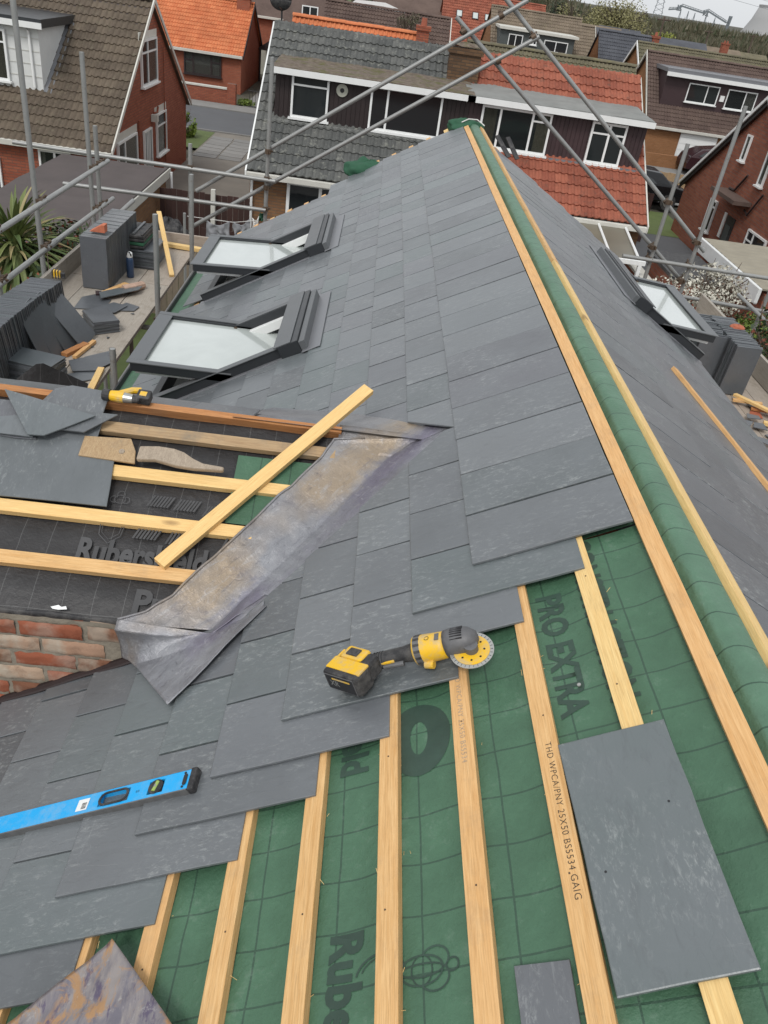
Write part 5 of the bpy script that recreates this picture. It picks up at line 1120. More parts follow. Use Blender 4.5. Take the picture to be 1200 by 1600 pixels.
for p, a, b in (((-2.18, Yf, -2.25), (0, 0, 1), (1, 0, 0)), ((-2.18, Yf, -2.62), (0, 0, 1), (1, 0, 0)), ((-1.26, Yf, -2.26), (0, 0, 1), (1, 0, 0)), ((-1.26, Yf, -2.61), (0, 0, 1), (1, 0, 0)), ((-1.26, Yf, -1.95), (0, 0, 1), (.8, 0, .57)), ((-1.26, Yf, -2.36), (0, 0, 1), (.8, 0, .57)),
                ((1.20, Yf+.08, -.25), (.8, 0, .57), (.8, 0, -.6)), ((.82, Yf+.08, -.45), (.8, 0, .57), (.8, 0, -.6)), ((1.26, Yf+.08, -.68), (.8, 0, .57), (.8, 0, -.6)), ((1.6, Yf+.08, -.40), (.8, 0, .57), (.8, 0, -.6)),
                ((3.62, Yf, -1.88), (0, 0, 1), (.8, 0, -.6)), ((3.6, Yf, -2.43), (0, 0, 1), (.8, 0, -.6)), ((4.13, Yf, -2.30), (0, 0, 1), (.8, 0, -.6)), ((4.1, Yf, -2.79), (0, 0, 1), (.8, 0, -.6)), ((3.6, Yf, -2.58), (0, 0, 1), (1, 0, 0)), ((4.13, Yf, -2.59), (0, 0, 1), (1, 0, 0)), ((4.13, Yf, -2.98), (0, 0, 1), (1, 0, 0)), ((5.05, Yf, -3.0), (0, 1, 0), (1, 0, 0))):
    coupler(p, a, b)
# left lift
tube((-3.0, 4.6, -2.165), (-2.98, 9.62, -2.18)); tube((-3.0, 4.6, -2.58), (-3.0, 7.75, -2.60)); tube((-3.0, 7.75, -2.60), (-2.99, 9.75, -2.62)); mb = MB(); mb.tube([(-3.0, 7.62, -2.60), (-3.0, 7.88, -2.60)], .030, 12); mb.build('sleeve', M['steel'], SCF)
tube((-3.05, 6.62, GZ), (-3.04, 6.64, -1.1)); tube((-3.06, 7.7, GZ), (-3.05, 7.62, -.5)); tube((-3.06, 9.22, GZ), (-3.05, 9.2, -1.08), mat='steel'); tube((-3.06, 9.46, GZ), (-3.05, 9.46, -1.8))
for (y, z) in ((6.63, -2.17), (6.63, -2.58), (7.66, -2.17), (7.66, -2.59), (9.21, -2.18), (9.22, -2.61), (9.46, -2.18), (9.46, -2.62)): coupler((-3.02, y, z), (0, 0, 1), (0, 1, 0))
tube((-1.83, 7.13, -2.0), (-1.84, 7.13, GZ)); tube((-1.83, 5.73, -2.66), (-1.82, 5.73, GZ)); tube((-1.86, 8.75, -2.0), (-1.86, 8.75, GZ))
tube((-1.84, 4.9, -3.03), (-1.84, 9.4, -3.03), mat='steel'); tube((-3.02, 4.9, -3.03), (-3.02, 9.6, -3.03))
for y in (5.3, 7.2, 9.2): tube((-3.25, y, -3.08), (-1.6, y, -3.08)); coupler((-1.84, y-.05, -3.0), (0, 0, 1), (0, 1, 0))
for (x, m) in ((-2.83, 0), (-2.60, 0), (-2.37, 0), (-2.14, 0), (-1.985, 1)):
    w_ = .225 if not m else .09
    for (ya, yb) in (((4.7, 7.62), (7.63, 9.45)) if x == -2.37 else ((4.7, 8.02), (8.03, 9.45))): bar('scaffold_board', M['plank'], SCF, (x, (ya+yb)/2, -2.95+R.uniform(-.003, .003)), (0, 1, 0), (0, 0, 1), yb-ya, w_, .036, bevel=.003)
bar('scaffold_board', M['plank'], SCF, (-1.68, 7.0, -2.93), (0, 1, 0), (0, 0, 1), 4.8, .17, .036, bevel=.003)
bar('toe_board', M['plank'], SCF, (-2.955, 7.2, -2.86), (0, 1, 0), (-1, 0, 0), 4.6, .20, .036); bar('toe_board', M['plank'], SCF, (-2.1, 9.47, -2.92), (1, 0, 0), (0, -1, 0), 1.5, .15, .036); bar('toe_board', M['wood_y'], SCF, (-2.05, 9.25, -2.90), (1, -.1, 0), (0, 0, 1), .6, .08, .04)
tube((-2.75, 8.6, -2.62), (-2.74, 9.7, -2.60))
# right lift
for x in (3.15, 3.38, 3.61, 3.84, 4.07): bar('scaffold_board', M['plank'], SCF, (x, 6.4, -2.98), (0, 1, 0), (0, 0, 1), 6.4, .225, .036, bevel=.003)
bar('toe_board', M['plank'], SCF, (4.2, 6.4, -2.86), (0, 1, 0), (1, 0, 0), 6.4, .22, .036); tube((4.3, 3.0, -2.0), (4.3, 10.3, -2.0)) if False else None
tube((2.95, 3.2, -3.05), (2.95, 10.2, -3.05))

# ------------------------------------------------------------------ slates on the boards: every slate is its own thing
slv = [slate_mesh([(-.125, 0), (.125, 0), (.125, .5), (-.125, .5)], .0075, .0025).mesh('slate', M['slate_new']) for _ in range(5)]
def loose_slate(label, mw, group=None, me=None):
    o = inst(me or R.choice(slv), 'roof_slate', None, mw); return tag(o, label, 'slate', group)
def slate_poly(label, poly, mw, mat='slate', th=.006, group=None):
    xs = sum(p[0] for p in poly)/len(poly); ys = sum(p[1] for p in poly)/len(poly)
    o = inst(slate_mesh([(p[0]-xs, p[1]-ys) for p in poly], th).mesh('slate', M[mat]), 'cut_slate', None, mw @ Matrix.Translation((xs, ys, 0))); return tag(o, label, 'slate', group)
def stand(x, y, z, lean=0, yaw_=0, roll_=0):
    """slate standing on its short edge, face towards the viewer"""
    return Matrix.Translation((x, y, z)) @ Matrix.Rotation(yaw_, 4, 'Z') @ Matrix.Rotation(roll_, 4, 'Y') @ Matrix.Rotation(rad(90)-lean, 4, 'X')
y = 7.67; n = 0
while y < 8.72: loose_slate('slate standing behind the front one in the tall upright stack with a broken brick' if n else 'front slate, full face showing, of the tall upright stack with a broken brick', stand(-2.565+R.uniform(-.003, .003)+.0*(n % 11 == 0), y, -2.948+(R.uniform(0, .003) if n % 12 else .006), 0, R.uniform(-.01, .01)), 'slates of the tall upright stack'); y += .0098 if n % 12 else .013; n += 1
y = 5.35
k = 0
while y < 6.62:
    lean = rad(-14); x = -2.66+.05*((y-5.35)/1.27)**2*1.5+R.uniform(-.005, .005); loose_slate('slate leaning in the long row behind the four tilted slates' if k else 'frontmost slate of the long leaning row, its broad face towards the flat pile', stand(x, y, -2.948, lean, R.uniform(-.02, .02)+.05), 'slates of the long leaning row'); y += .0150; k += 1
for k in range(22): loose_slate('slate under the top one in the neat flat pile nearest the cross roof' if k < 21 else 'topmost slate of the neat flat pile nearest the cross roof', Matrix.Translation((-2.44+R.uniform(-.006, .006), 5.60+R.uniform(-.006, .006), -2.947+k*.0092)) @ Matrix.Rotation(rad(78)+R.uniform(-.05, .05), 4, 'Z') @ Matrix.Translation((0, -.25, 0)), 'slates of the larger flat pile')
for k in range(12): loose_slate('slate under the top one in the low pile between tilted slates and cut pieces' if k < 11 else 'topmost slate of the low pile between tilted slates and cut pieces', Matrix.Translation((-2.25+R.uniform(-.004, .004), 6.78+R.uniform(-.004, .004), -2.947+k*.0092)) @ Matrix.Rotation(rad(35)+R.uniform(-.04, .04), 4, 'Z') @ Matrix.Diagonal((.9, .62, 1, 1)) @ Matrix.Translation((0, -.25, 0)), 'slates of the lower flat pile')
tl_ = [('nearest of the four tilted slates propped on the long row', 5.97, -2.40, .10, .13), ('second nearest of the four tilted slates propped on the long row', 6.12, -2.37, .16, .15), ('third of the four tilted slates propped on the long row', 6.27, -2.33, .12, .21), ('farthest of the four tilted slates propped on the long row', 6.42, -2.24, .25, .30)]
for (lb, y, x, yw, ln) in tl_:
    foot = Vector((x, y, -2.945)); up_ = Vector((-ln, -.06, .43)).normalized(); xx = Vector((yw, 1, 0)); mw = frame(foot, xx-up_*xx.dot(up_), up_); loose_slate(lb, mw)
loose_slate('slate propped upright at the far left edge beside the flat pile', stand(-2.72, 5.18, -2.90, rad(-8), .25))
def flat(poly, z, lb, tilt=0): return slate_poly(lb, poly, Matrix.Translation((0, 0, z)) @ Matrix.Rotation(tilt, 4, 'X') if not tilt else Matrix.Translation((0, 7, z)) @ Matrix.Rotation(tilt, 4, 'X') @ Matrix.Translation((0, -7, 0)), 'slate_new')
flat([(-2.60, 7.10), (-2.35, 7.16), (-2.35, 7.42), (-2.52, 7.52), (-2.62, 7.40)], -2.944, 'cut slate lying left of the others near the upright stack')
flat([(-2.50, 7.02), (-2.22, 7.10), (-2.16, 7.30), (-2.30, 7.34)], -2.934, 'pointed cut slate under the long pale sliver')
flat([(-2.42, 7.34), (-2.15, 7.66), (-2.14, 7.76), (-2.36, 7.62), (-2.48, 7.48)], -2.920, 'long narrow cut slate on top of the scattered offcuts', .03)
flat([(-2.30, 7.16), (-2.08, 7.22), (-2.06, 7.34), (-2.2, 7.4)], -2.945, 'small cut slate half hidden under the pointed one')
flat([(-2.40, 6.98), (-2.30, 6.92), (-2.22, 7.06), (-2.32, 7.14)], -2.944, 'little triangular slate chip by the low flat pile')
flat([(-2.27, 5.98), (-2.02, 6.22), (-1.93, 6.06), (-2.02, 5.86), (-2.18, 5.80)], -2.932, 'large five sided cut slate lying near the inner edge of the boards'); flat([(-2.21, 5.76), (-2.03, 5.92), (-1.98, 5.74), (-2.08, 5.66), (-2.16, 5.68)], -2.944, 'smaller cut slate tucked under the five sided one')
flat([(-2.18, 6.10), (-2.0, 6.3), (-1.96, 6.22), (-2.08, 6.02)], -2.940, 'cut slate sliver behind the five sided one')
t = thing('membrane_offcut', 'stiff black membrane offcut with pale grid lines propped by the flat pile', 'membrane', (-2.15, 5.35, -2.95))
mb = MB(); mb.grid(lambda u, v: (-2.38+.42*u, 5.15+.28*u+.08*v, -2.945+.30*v*(1-.75*abs(u-.35)/.65)), 10, 8); mb.build('sheet', M['blackm'], t, solid=.003)
# small things on the boards
def plank_piece(lb, a, b, w_, th, mat='wood', nm='timber_offcut', zdir=(0, 0, 1)):
    a, b = Vector(a), Vector(b); o = bar(nm, M[mat], None, (a+b)/2+Vector((0, 0, th)) if zdir == (0, 0, 1) else (a+b)/2, b-a, zdir, (b-a).length, w_, th); return tag(o, lb, 'timber')
plank_piece('pale pine batten leaning on the far toe board', (-1.97, 8.28, -2.945), (-2.37, 9.40, -2.62), .05, .025, 'wood_y')
plank_piece('short pale batten lying near the inner upright', (-1.95, 5.50, -2.945), (-1.99, 5.92, -2.945), .05, .025, 'wood_y'); plank_piece('reddish pine offcut wedged under the tilted slates', (-2.34, 6.08, -2.945), (-2.24, 6.34, -2.945), .06, .03, 'wood_o'); plank_piece('thin pine offcut beside the reddish one', (-2.25, 6.06, -2.945), (-2.20, 6.42, -2.945), .035, .025, 'wood')
plank_piece('pine block lying between the upright stack and the pink log', (-2.45, 7.50, -2.945), (-2.31, 7.86, -2.945), .085, .03, 'wood')
mb = MB()
for k in range(7): mb.v += []
mb.tube([(-2.30, 7.66, -2.91), (-2.22, 7.74, -2.91), (-2.16, 7.86, -2.915)], [.04, .045, .038], 9); tag(mb.build('timber_log', plain('pinkish_wood', (.48, .33, .25), .8, 0, .3, 30, .003)), 'rounded pinkish lump of wood beside the pine block', 'timber')
t = thing('drink_bottle', 'navy steel drink bottle with white cap standing on the boards', 'bottle', (-2.36, 8.13, -2.95)); mb = MB(); mb.tube([(-2.36, 8.13, -2.948), (-2.36, 8.13, -2.94), (-2.36, 8.13, -2.77), (-2.36, 8.13, -2.755), (-2.36, 8.13, -2.74)], [.034, .037, .037, .033, .024], 20); mb.build('body', M['bottle'], t, smooth=True)
mb = MB(); mb.tube([(-2.36, 8.13, -2.74), (-2.36, 8.13, -2.70), (-2.36, 8.13, -2.69)], [.031, .030, .02], 18); mb.build('cap', M['white'], t); mb = MB(); mb.tube([(-2.335, 8.10, -2.72), (-2.345, 8.09, -2.68), (-2.375, 8.10, -2.68), (-2.385, 8.11, -2.72)], .006, 6); mb.build('carry_loop', M['black'], t)
t = thing('tape_measure', 'black and yellow tape measure resting on the long slate row', 'tape measure', (-2.5, 6.56, -2.45)); mb = MB(); mb.box(-2.545, -2.475, 6.52, 6.56, -2.462, -2.395); mb.build('case', M['yellow'], t, bevel=.012); mb = MB()
for x in (-2.535, -2.512, -2.489): mb.box(x-.004, x+.004, 6.515, 6.565, -2.463, -2.392)
mb.build('rubber_bands', M['rubber'], t); t.children[-1]['kind'] = 'stuff'; mb = MB(); mb.box(-2.475, -2.44, 6.525, 6.555, -2.46, -2.41); mb.build('rubber_nose', M['rubber'], t, bevel=.008)
t = thing('chalk_line', 'small dark chalk reel with a white tip at the foot of the upright stack', 'chalk line', (-2.5, 7.5, -2.95)); mb = MB(); mb.tube([(-2.52, 7.5, -2.93), (-2.47, 7.52, -2.93)], [.03, .026], 12); mb.build('case', M['maroon'], t); mb = MB(); mb.tube([(-2.46, 7.53, -2.93), (-2.42, 7.55, -2.93)], [.02, .015], 10); mb.build('tip', M['white'], t)
mb = MB(); mb.prism([(-.075, -.03), (.075, -.03), (.075, .045), (.045, .045)], -.045, .045, frame((-2.55, 7.80, -2.39), (1, 0, 0), (0, 0, 1))); tag(mb.build('broken_brick', M['brick_bit'], bevel=.004), 'wedge of broken orange brick on top of the tall upright stack', 'brick')
t = thing('vent_stack', 'dark plastic ridge vents strapped with green on a low slate pile', 'vents', (-2.4, 8.75, -2.7))
for i in range(4): mb = MB(); mb.box(-2.53, -2.29, 8.42, 8.92, -2.745+i*.036, -2.745+i*.036+.03); mb.build('vent', M['rubber' if i != 1 else 'greenfab'], t, bevel=.006)
for x in (-2.50, -2.40, -2.31): mb = MB(); mb.box(x-.012, x+.012, 8.43, 8.91, -2.603, -2.590); mb.build('rib', M['greymetal' if x == -2.40 else 'rubber'], t)
for k in range(20): loose_slate('slate in the low block under the dark plastic vents', Matrix.Translation((-2.36+R.uniform(-.003, .003), 8.42+R.uniform(-.004, .004), -2.947+k*.0098)) @ Matrix.Rotation(R.uniform(-.01, .01), 4, 'Z') @ Matrix.Diagonal((1.35, 1, 1, 1)), 'slates under the plastic vents')
# right hand stack and debris
y = 7.12
while y < 7.95: loose_slate('slate standing in the dark upright stack beyond the right slope', stand(3.715+R.uniform(-.012, .012), y, -2.975+R.uniform(0, .012), rad(-3), R.uniform(-.02, .02)), 'slates of the right hand stack'); y += .0135
y = 7.3
while y < 7.9: loose_slate('slate standing close to the skylight in the right hand stack', stand(3.43+R.uniform(-.02, .02), y, -2.975+R.uniform(0, .02), rad(-3), R.uniform(-.03, .03)), 'slates near the right skylight'); y += .0165
cloth_blob(3.78, 7.62, -2.47, .07, .05, .03, 'broken_brick', M['brick_bit'], None, 4, 8); tag(bpy.data.objects['broken_brick.001'], 'crumbled brick lump on the right hand slate stack', 'brick')
plank_piece('long pine offcut on the heap beyond the right eave', (3.70, 7.0, -2.93), (4.05, 6.45, -2.90), .05, .025, 'wood_y'); plank_piece('shorter split batten on the heap beyond the right eave', (3.66, 6.92, -2.95), (3.92, 6.86, -2.93), .045, .022, 'wood'); plank_piece('stubby pine block in the heap beyond the right eave', (3.80, 6.5, -2.96), (3.90, 6.46, -2.96), .05, .03, 'wood_y'); plank_piece('reddish split timber lying across the heap', (3.80, 6.80, -2.96), (4.08, 6.70, -2.94), .05, .02, 'wood_o')
for i in range(14): x = R.uniform(3.6, 4.1); y_ = R.uniform(5.9, 6.9); a = R.uniform(0, 3); mb = MB(); mb.prism(ragged([(-.07, -.04), (.06, -.05), (.08, .03), (-.02, .07)], .01), 0, .007, Matrix.Translation((x, y_, -2.974+.004*i)) @ Matrix.Rotation(a, 4, 'Z') @ Matrix.Rotation(R.uniform(-.1, .1), 4, 'X')); tag(mb.build('slate_chip', M['slate_new' if i % 4 else 'brick_bit']), 'broken slate chip in the rubble beyond the right eave', 'rubble', 'chips in the right hand rubble')
for i in range(16): x = R.uniform(-2.5, -2.0); y_ = R.uniform(5.7, 8); mb = MB(); mb.prism([(-.015, -.01), (.02, -.012), (.012, .014)], 0, .005, Matrix.Translation((x, y_, -2.946)) @ Matrix.Rotation(R.uniform(0, 6), 4, 'Z')); tag(mb.build('slate_chip', M['slate_new']), 'tiny slate chip scattered on the left boards', 'rubble', 'chips on the left boards')

# ------------------------------------------------------------------ loose things on the roof
o = inst(slate_mesh([(-.122, -.275), (.122, -.275), (.126, .265), (-.116, .272)], .0065, .002).mesh('slate', M['slate']), 'roof_slate', None, FL @ Matrix.Translation((-.945, 1.176, .002)) @ Matrix.Rotation(rad(90)+.03, 4, 'Z') @ Matrix.Rotation(.012, 4, 'Y')); tag(o, 'large loose slate lying across the two right hand battens with two nail holes', 'slate')
for (a_, b_) in ((-.05, -.085), (.065, .075)):
    mb = MB(); mb.tube([(b_+.0, a_, .0066), (b_, a_, .0069)], .0028, 8); mb.build('nail_hole', M['black'], o, WM[o.name])
tag(inst(slate_mesh([(-.054, -.13), (.052, -.13), (.054, .105), (-.053, .112)], .006).mesh('slate', M['slate']), 'cut_slate', None, FL @ Matrix.Translation((-.65, .935, -.018)) @ Matrix.Rotation(rad(90), 4, 'Z')), 'small cut slate lying on the green membrane between two battens at the bottom edge', 'slate')
def cross_slate(lb, poly, h, tilt=0): return slate_poly(lb, [(x, -t_) for x, t_ in poly], FC @ Matrix.Translation((0, 0, h)) @ Matrix.Rotation(tilt, 4, 'Y'), 'slate', .006)
cross_slate('big slate on the cross roof battens nearest the wooden handled tool', [(-1.345, .200), (-.862, .214), (-.832, .495), (-1.345, .500)], .006); cross_slate('big slate cut off by the left picture edge on the cross roof', [(-1.87, .205), (-1.352, .203), (-1.352, .50), (-1.87, .49)], .006)
cross_slate('slate lying under the pile at the head of the cross roof', [(-1.24, .06), (-.945, .07), (-.945, .212), (-1.24, .205)], .004); cross_slate('rounded top slate of the pile touching the ridge board', [(-1.22, .12), (-1.16, -.02), (-1.10, -.045), (-.945, -.035), (-.948, .11)], .022)
cross_slate('slate with a pointed end sticking out over the second batten', [(-1.20, .15), (-1.12, .09), (-.885, .085), (-.99, .19), (-1.10, .19)], .034); cross_slate('broad triangular slate on top of the pile at the left', [(-1.335, .035), (-.963, .112), (-1.125, .236), (-1.185, .24)], .046)
cross_slate('slate peeping out to the left beneath the triangular one', [(-1.50, .07), (-1.28, .06), (-1.16, .235), (-1.24, .24), (-1.5, .22)], .014); cross_slate('slate sliver below the triangular one', [(-1.34, .16), (-1.22, .13), (-1.17, .235), (-1.30, .235)], .026)
def cutbar(lb, a, b, mat, w_=.05, th=.025, z=None): a, b = Vector(a), Vector(b); o = bar('loose_batten', M[mat], None, (a+b)/2, b-a, z or nC, (b-a).length, w_, th); return tag(o, lb, 'batten')
cutbar('loose batten laid diagonally across the cross roof battens and the lead valley', CR(-.592, .712, .027), CR(.088, -.225, .035), 'wood_y', .052, .026)
cutbar('loose batten lying on the slates of the right slope', SR(1.04, 4.37, .045), SR(1.38, 2.62, .045), 'wood', .045, .025, nR)
# lead offcut in the corner
t_ = thing('lead_offcut', 'stained sheet lead offcut with a curled corner at the bottom left', 'lead sheet', SL(-.2, .7))
cA, cB, cC_, cD = (-.050, .962), (.215, .700), (-.10, .45), (-.42, .745)
mb = MB(); mb.grid(lambda u, v: SL(*[(cA[i]*(1-u)+cB[i]*u)*(1-v)+(cD[i]*(1-u)+cC_[i]*u)*v for i in (0, 1)], .030+.012*math.exp(-((u+v)*5))+.006*mnoise.noise(Vector((u*4, v*4, 2)))+.003*mnoise.noise(Vector((u*14, v*14, 2)))), 40, 40); mb.build('sheet', M['lead2'], t_, smooth=True, solid=.003)
# spirit level
t = thing('spirit_level', 'blue box spirit level lying on the slates at the left', 'spirit level', mw=FL @ Matrix.Translation((-1.39, -.5, .022)) @ Matrix.Rotation(rad(90.0-1.6), 4, 'Z')); F = WM[t.name]
# local x runs down the level (0 at the right hand end = -.555 .. ), y across
x1, x0 = .556, -.75; hw = .035; th_ = .024
mb = MB(); holes = [(.27, .355, .021), (.43, .470, .0)]
mb.box(x0, x1, -hw, -hw+.004, 0, th_); mb.box(x0, x1, hw-.004, hw, 0, th_); 
level_edge = mb.build('edge_rails', M['aluminium'], t, F, bevel=.0008)
mb = MB(); segs = [(x0, .262), (.362, .425), (.475, x1)]
for a_, b_ in segs: mb.box(a_, b_, -hw+.0042, hw-.0042, .002, th_-.0015)
for a_, b_ in ((.262, .362), (.425, .475)): mb.box(a_, b_, -hw+.0042, -.021, .002, th_-.0015); mb.box(a_, b_, .021, hw-.0042, .002, th_-.0015)
mb.build('body', M['blue'], t, F)
mb = MB(); mb.box(x0, x1, -hw+.0005, hw-.0005, th_-.0014, th_-.0006); 
def oval(x_a, x_b, r, n=12): c0, c1 = x_a+r, x_b-r; return [(c0+r*math.cos(a), r*math.sin(a)) for a in [math.pi/2+math.pi*i/n for i in range(n+1)]]+[(c1+r*math.cos(a), r*math.sin(a)) for a in [-math.pi/2+math.pi*i/n for i in range(n+1)]]
for (xa, xb, r, nm) in ((.262, .362, .0225, 'hand_hole'),):
    P = oval(xa, xb, r); Q = oval(xa+.007, xb-.007, r-.006); mb = MB(); n = len(P)
    for h_ in (th_-.0005, th_+.002): mb.v += [(x, y, h_) for x, y in P]+[(x, y, h_) for x, y in Q]
    for i in range(n): j = (i+1) % n; mb.f += [(2*n+i, 2*n+j, 3*n+j, 3*n+i), (i, j, 2*n+j, 2*n+i), (3*n+i, 3*n+j, n+j, n+i)]; mb.mi += [0]*3
    hh = mb.build(nm, M['rubber'], t, F); mb = MB(); mb.prism(Q, .001, .003); mb.build('hole_floor', M['slate'], hh, F)
mb = MB(); mb.tube([(.45, 0, .004), (.45, 0, th_+.0015), (.45, 0, th_+.002), (.45, 0, th_-.002)], [.0225, .0225, .019, .0165], 32); v_ = mb.build('vial_housing', M['rubber'], t, F)
vm = NT('green_vial').out((.30, .42, .10), .15, 0, .6); mb = MB(); mb.tube([(.446, -.015, th_-.0), (.454, .015, th_-.0)], .0062, 14); mb.build('vial', vm, v_, F); mb = MB(); mb.tube([(.449, -.004, th_+.003), (.451, .004, th_+.003)], .0042, 10); mb.build('bubble', M['disc'], v_, F)
mb = MB(); mb.box(x1, x1+.020, -hw-.001, hw+.001, -.001, th_+.001); mb.build('end_cap', M['rubber'], t, F, bevel=.005); mb = MB(); mb.prism(oval(-.018, .018, .006), th_, th_+.0012, F @ Matrix.Translation((x1-.012, 0, 0)) @ Matrix.Rotation(rad(90), 4, 'Z')) 
o_ = mb.build('cap_slot', M['black'], t)
for yy_ in (-.022, .022): mb = MB(); mb.tube([(x1-.016, yy_, th_-.001), (x1-.016, yy_, th_+.001)], .0035, 10); mb.build('rivet', M['black'], t, F)
mb = MB(); mb.add([(.188, -.020, th_-.0005), (.226, -.020, th_-.0005), (.226, .018, th_-.0005), (.188, .018, th_-.0005)], [(0, 1, 2, 3)]); lb_ = mb.build('barcode_label', M['white'], t, F)
mb = MB(); yy_ = -.015
while yy_ < .004: w_ = R.choice((.0006, .001, .0015)); mb.add([(.205, yy_, th_), (.221, yy_, th_), (.221, yy_+w_, th_), (.205, yy_+w_, th_)], [(0, 1, 2, 3)]); yy_ += w_+R.choice((.0007, .0012))
o_ = mb.build('barcode_print', M['black_ink'], lb_, F); o_['kind'] = 'stuff'
text_mesh('0.5', .010, M['black_ink'], 'printed_mark', t, F @ Matrix.Translation((.385, -.004, th_-.0003)))
# grinder
G0 = SL(.505, 1.615, .020); gx = (SL(.905, 1.572, .02)-G0).normalized(); F = frame(G0, gx, nL.cross(gx)) ; t = thing('angle_grinder', 'dusty yellow and black cordless angle grinder lying on the cut slate edge', 'power tool', mw=F)
k_ = .98
def gb(nm, mat, boxes=(), tubes=(), bevel=.004, smooth=False, par=t, mw=None):
    mb = MB()
    for b in boxes: mb.box(*b[:6], mw=(b[6] if len(b) > 6 else None))
    for (pts, r, n) in tubes: mb.tube(pts, r, n)
    return mb.build(nm, M[mat], par, mw or F, bevel=bevel, smooth=smooth)
Rt = Matrix.Translation((.030, -.034, .040)) @ Matrix.Rotation(rad(-30), 4, 'Z') @ Matrix.Rotation(rad(-8), 4, 'X')
fb = gb('battery_foot', 'yellow', [(-.030, .052, .012, .062, -.012, .052, Rt)], bevel=.009)
gb('battery_latch', 'rubber', [(-.012, .030, .022, .050, .050, .056, Rt)], bevel=.003, par=fb); gb('battery_top', 'rubber', [(.030, .080, .0, .060, -.014, .046, Rt)], bevel=.012, par=fb)
bt = gb('battery', 'rubber', [(-.045, .085, -.052, .010, -.020, .046, Rt)], bevel=.010); gb('battery_trim', 'yellow', [(-.043, .083, -.034, .012, .040, .0485, Rt), (-.049, -.040, -.03, .05, .0, .040, Rt)], bevel=.003, par=bt)
pl = [(-.034, .074, -.0535, -.0522, -.012, .040, Rt)]; gb('battery_panel', 'toolgrey', pl, bevel=0, par=bt); gb('battery_panel_inset', 'black', [(-.032, .072, -.0541, -.0534, -.010, .038, Rt)], bevel=0, par=bt)
text_mesh('XR', .026, M['disc'], 'battery_lettering', bt, F @ Rt @ Matrix(((1, 0, 0, -.020), (0, 0, -1, -.0545), (0, 1, 0, .004), (0, 0, 0, 1))), .0004); gb('battery_stripe', 'yellow', [(-.008, .060, -.0548, -.0540, .026, .031, Rt)], bevel=0, par=bt)
gb('handle', 'rubber', tubes=[([(.075, -.018, .036), (.105, -.006, .037), (.14, .0, .037), (.19, .002, .037), (.225, .002, .038)], [.030, .024, .0225, .0225, .027], 16)], bevel=0, smooth=True)
gb('trigger', 'toolgrey', tubes=[([(.13, -.022, .030), (.19, -.024, .030)], .008, 10)], bevel=0); gb('switch', 'yellow', [(.125, .165, -.0245, -.016, .038, .046)], bevel=.002)
for i in range(4): gb('grip_ring', 'black', tubes=[([(.105+.008*i, -.004+.001*i, .037), (.108+.008*i, -.004+.001*i, .037)], .0255-.0005*i, 16)], bevel=0)
mbod = gb('motor_housing', 'yellow', tubes=[([(.222, .002, .040), (.228, .002, .040), (.250, .002, .041), (.30, .002, .041), (.318, .002, .041)], [.028, .040, .0405, .038, .037], 24)], bevel=0, smooth=True)
gb('vent_band', 'toolgrey', tubes=[([(.232, .002, .0402), (.250, .002, .0408)], .0414, 24)], bevel=0, par=mbod)
for i in range(14):
    a_ = 2*math.pi*i/14; gb('vent_rib', 'rubber', [(.2325, .2495, -.0035, .0035, .0405, .0425, Matrix.Translation((0, .002, .0405)) @ Matrix.Rotation(a_, 4, 'X'))], bevel=0, par=mbod)
gb('badge', 'toolgrey', [(.294, .307, -.012, .012, .0775, .080)], bevel=.002, par=mbod); gb('lower_lug', 'yellow', tubes=[([(.25, -.034, .02), (.275, -.040, .018)], .012, 12)], bevel=0, par=mbod)
ring_mesh('warning_mark', mbod, F @ Matrix.Translation((.272, .0, .0805)), [(0, 0, .006, .006, .0018, 0, 360)], M['black_ink'], drp=False)
gh = gb('gear_head', 'toolgrey', tubes=[([(.318, .002, .041), (.330, .002, .042), (.352, .002, .043), (.378, .0, .042), (.398, -.002, .038), (.404, -.002, .034)], [.039, .0405, .040, .037, .026, .010], 20)], bevel=0, smooth=True)
for i in range(7): gb('cooling_slot', 'black', [(.338, .372, -.021+.007*i, -.018+.007*i, .0795-.0006*(i-3)**2*1.3, .0835-.0006*(i-3)**2*1.3)], bevel=0, par=gh)
Dt = Matrix.Translation((.385, -.026, .030)) @ Matrix.Rotation(rad(10), 4, 'Y') @ Matrix.Rotation(rad(6), 4, 'X')
def disc_t(nm, mat, r0_, r1_, z0_, z1_, par=t, n=48):
    mb = MB(); mb.tube([Dt @ Vector((0, 0, z0_)), Dt @ Vector((0, 0, z1_))], [r0_, r1_], n); return mb.build(nm, M[mat], par, F)
gb('spindle', 'toolgrey', tubes=[([Dt @ Vector((0, 0, .0)), Dt @ Vector((0, 0, .022))], .019, 18)], bevel=0)
ds = disc_t('cutting_disc', 'disc', .060, .060, -.003, -.001); disc_t('disc_face', 'yellow', .049, .049, -.0008, .0004, ds); disc_t('disc_flange', 'disc', .018, .017, .001, .005, ds)
for i in range(8): a_ = 2*math.pi*i/8; mb = MB(); c_ = Dt @ Vector((.034*math.cos(a_), .034*math.sin(a_), .0)); mb.tube([c_, c_+Vector((0, 0, .0012))], .0032, 8); mb.build('disc_hole', M['black'], ds, F)
mb = MB()
for i in range(30): a_ = 2*math.pi*i/30; c_ = Dt @ Vector((.0535*math.cos(a_), .0535*math.sin(a_), -.001)); d_ = Vector((math.cos(a_), math.sin(a_), 0)); mb.box(-.0035, .0035, -.0004, .0004, 0, .0007, Matrix.Translation(c_) @ Matrix.Rotation(a_, 4, 'Z'))
o_ = mb.build('disc_rim_slots', M['black'], ds, F); o_['kind'] = 'stuff'
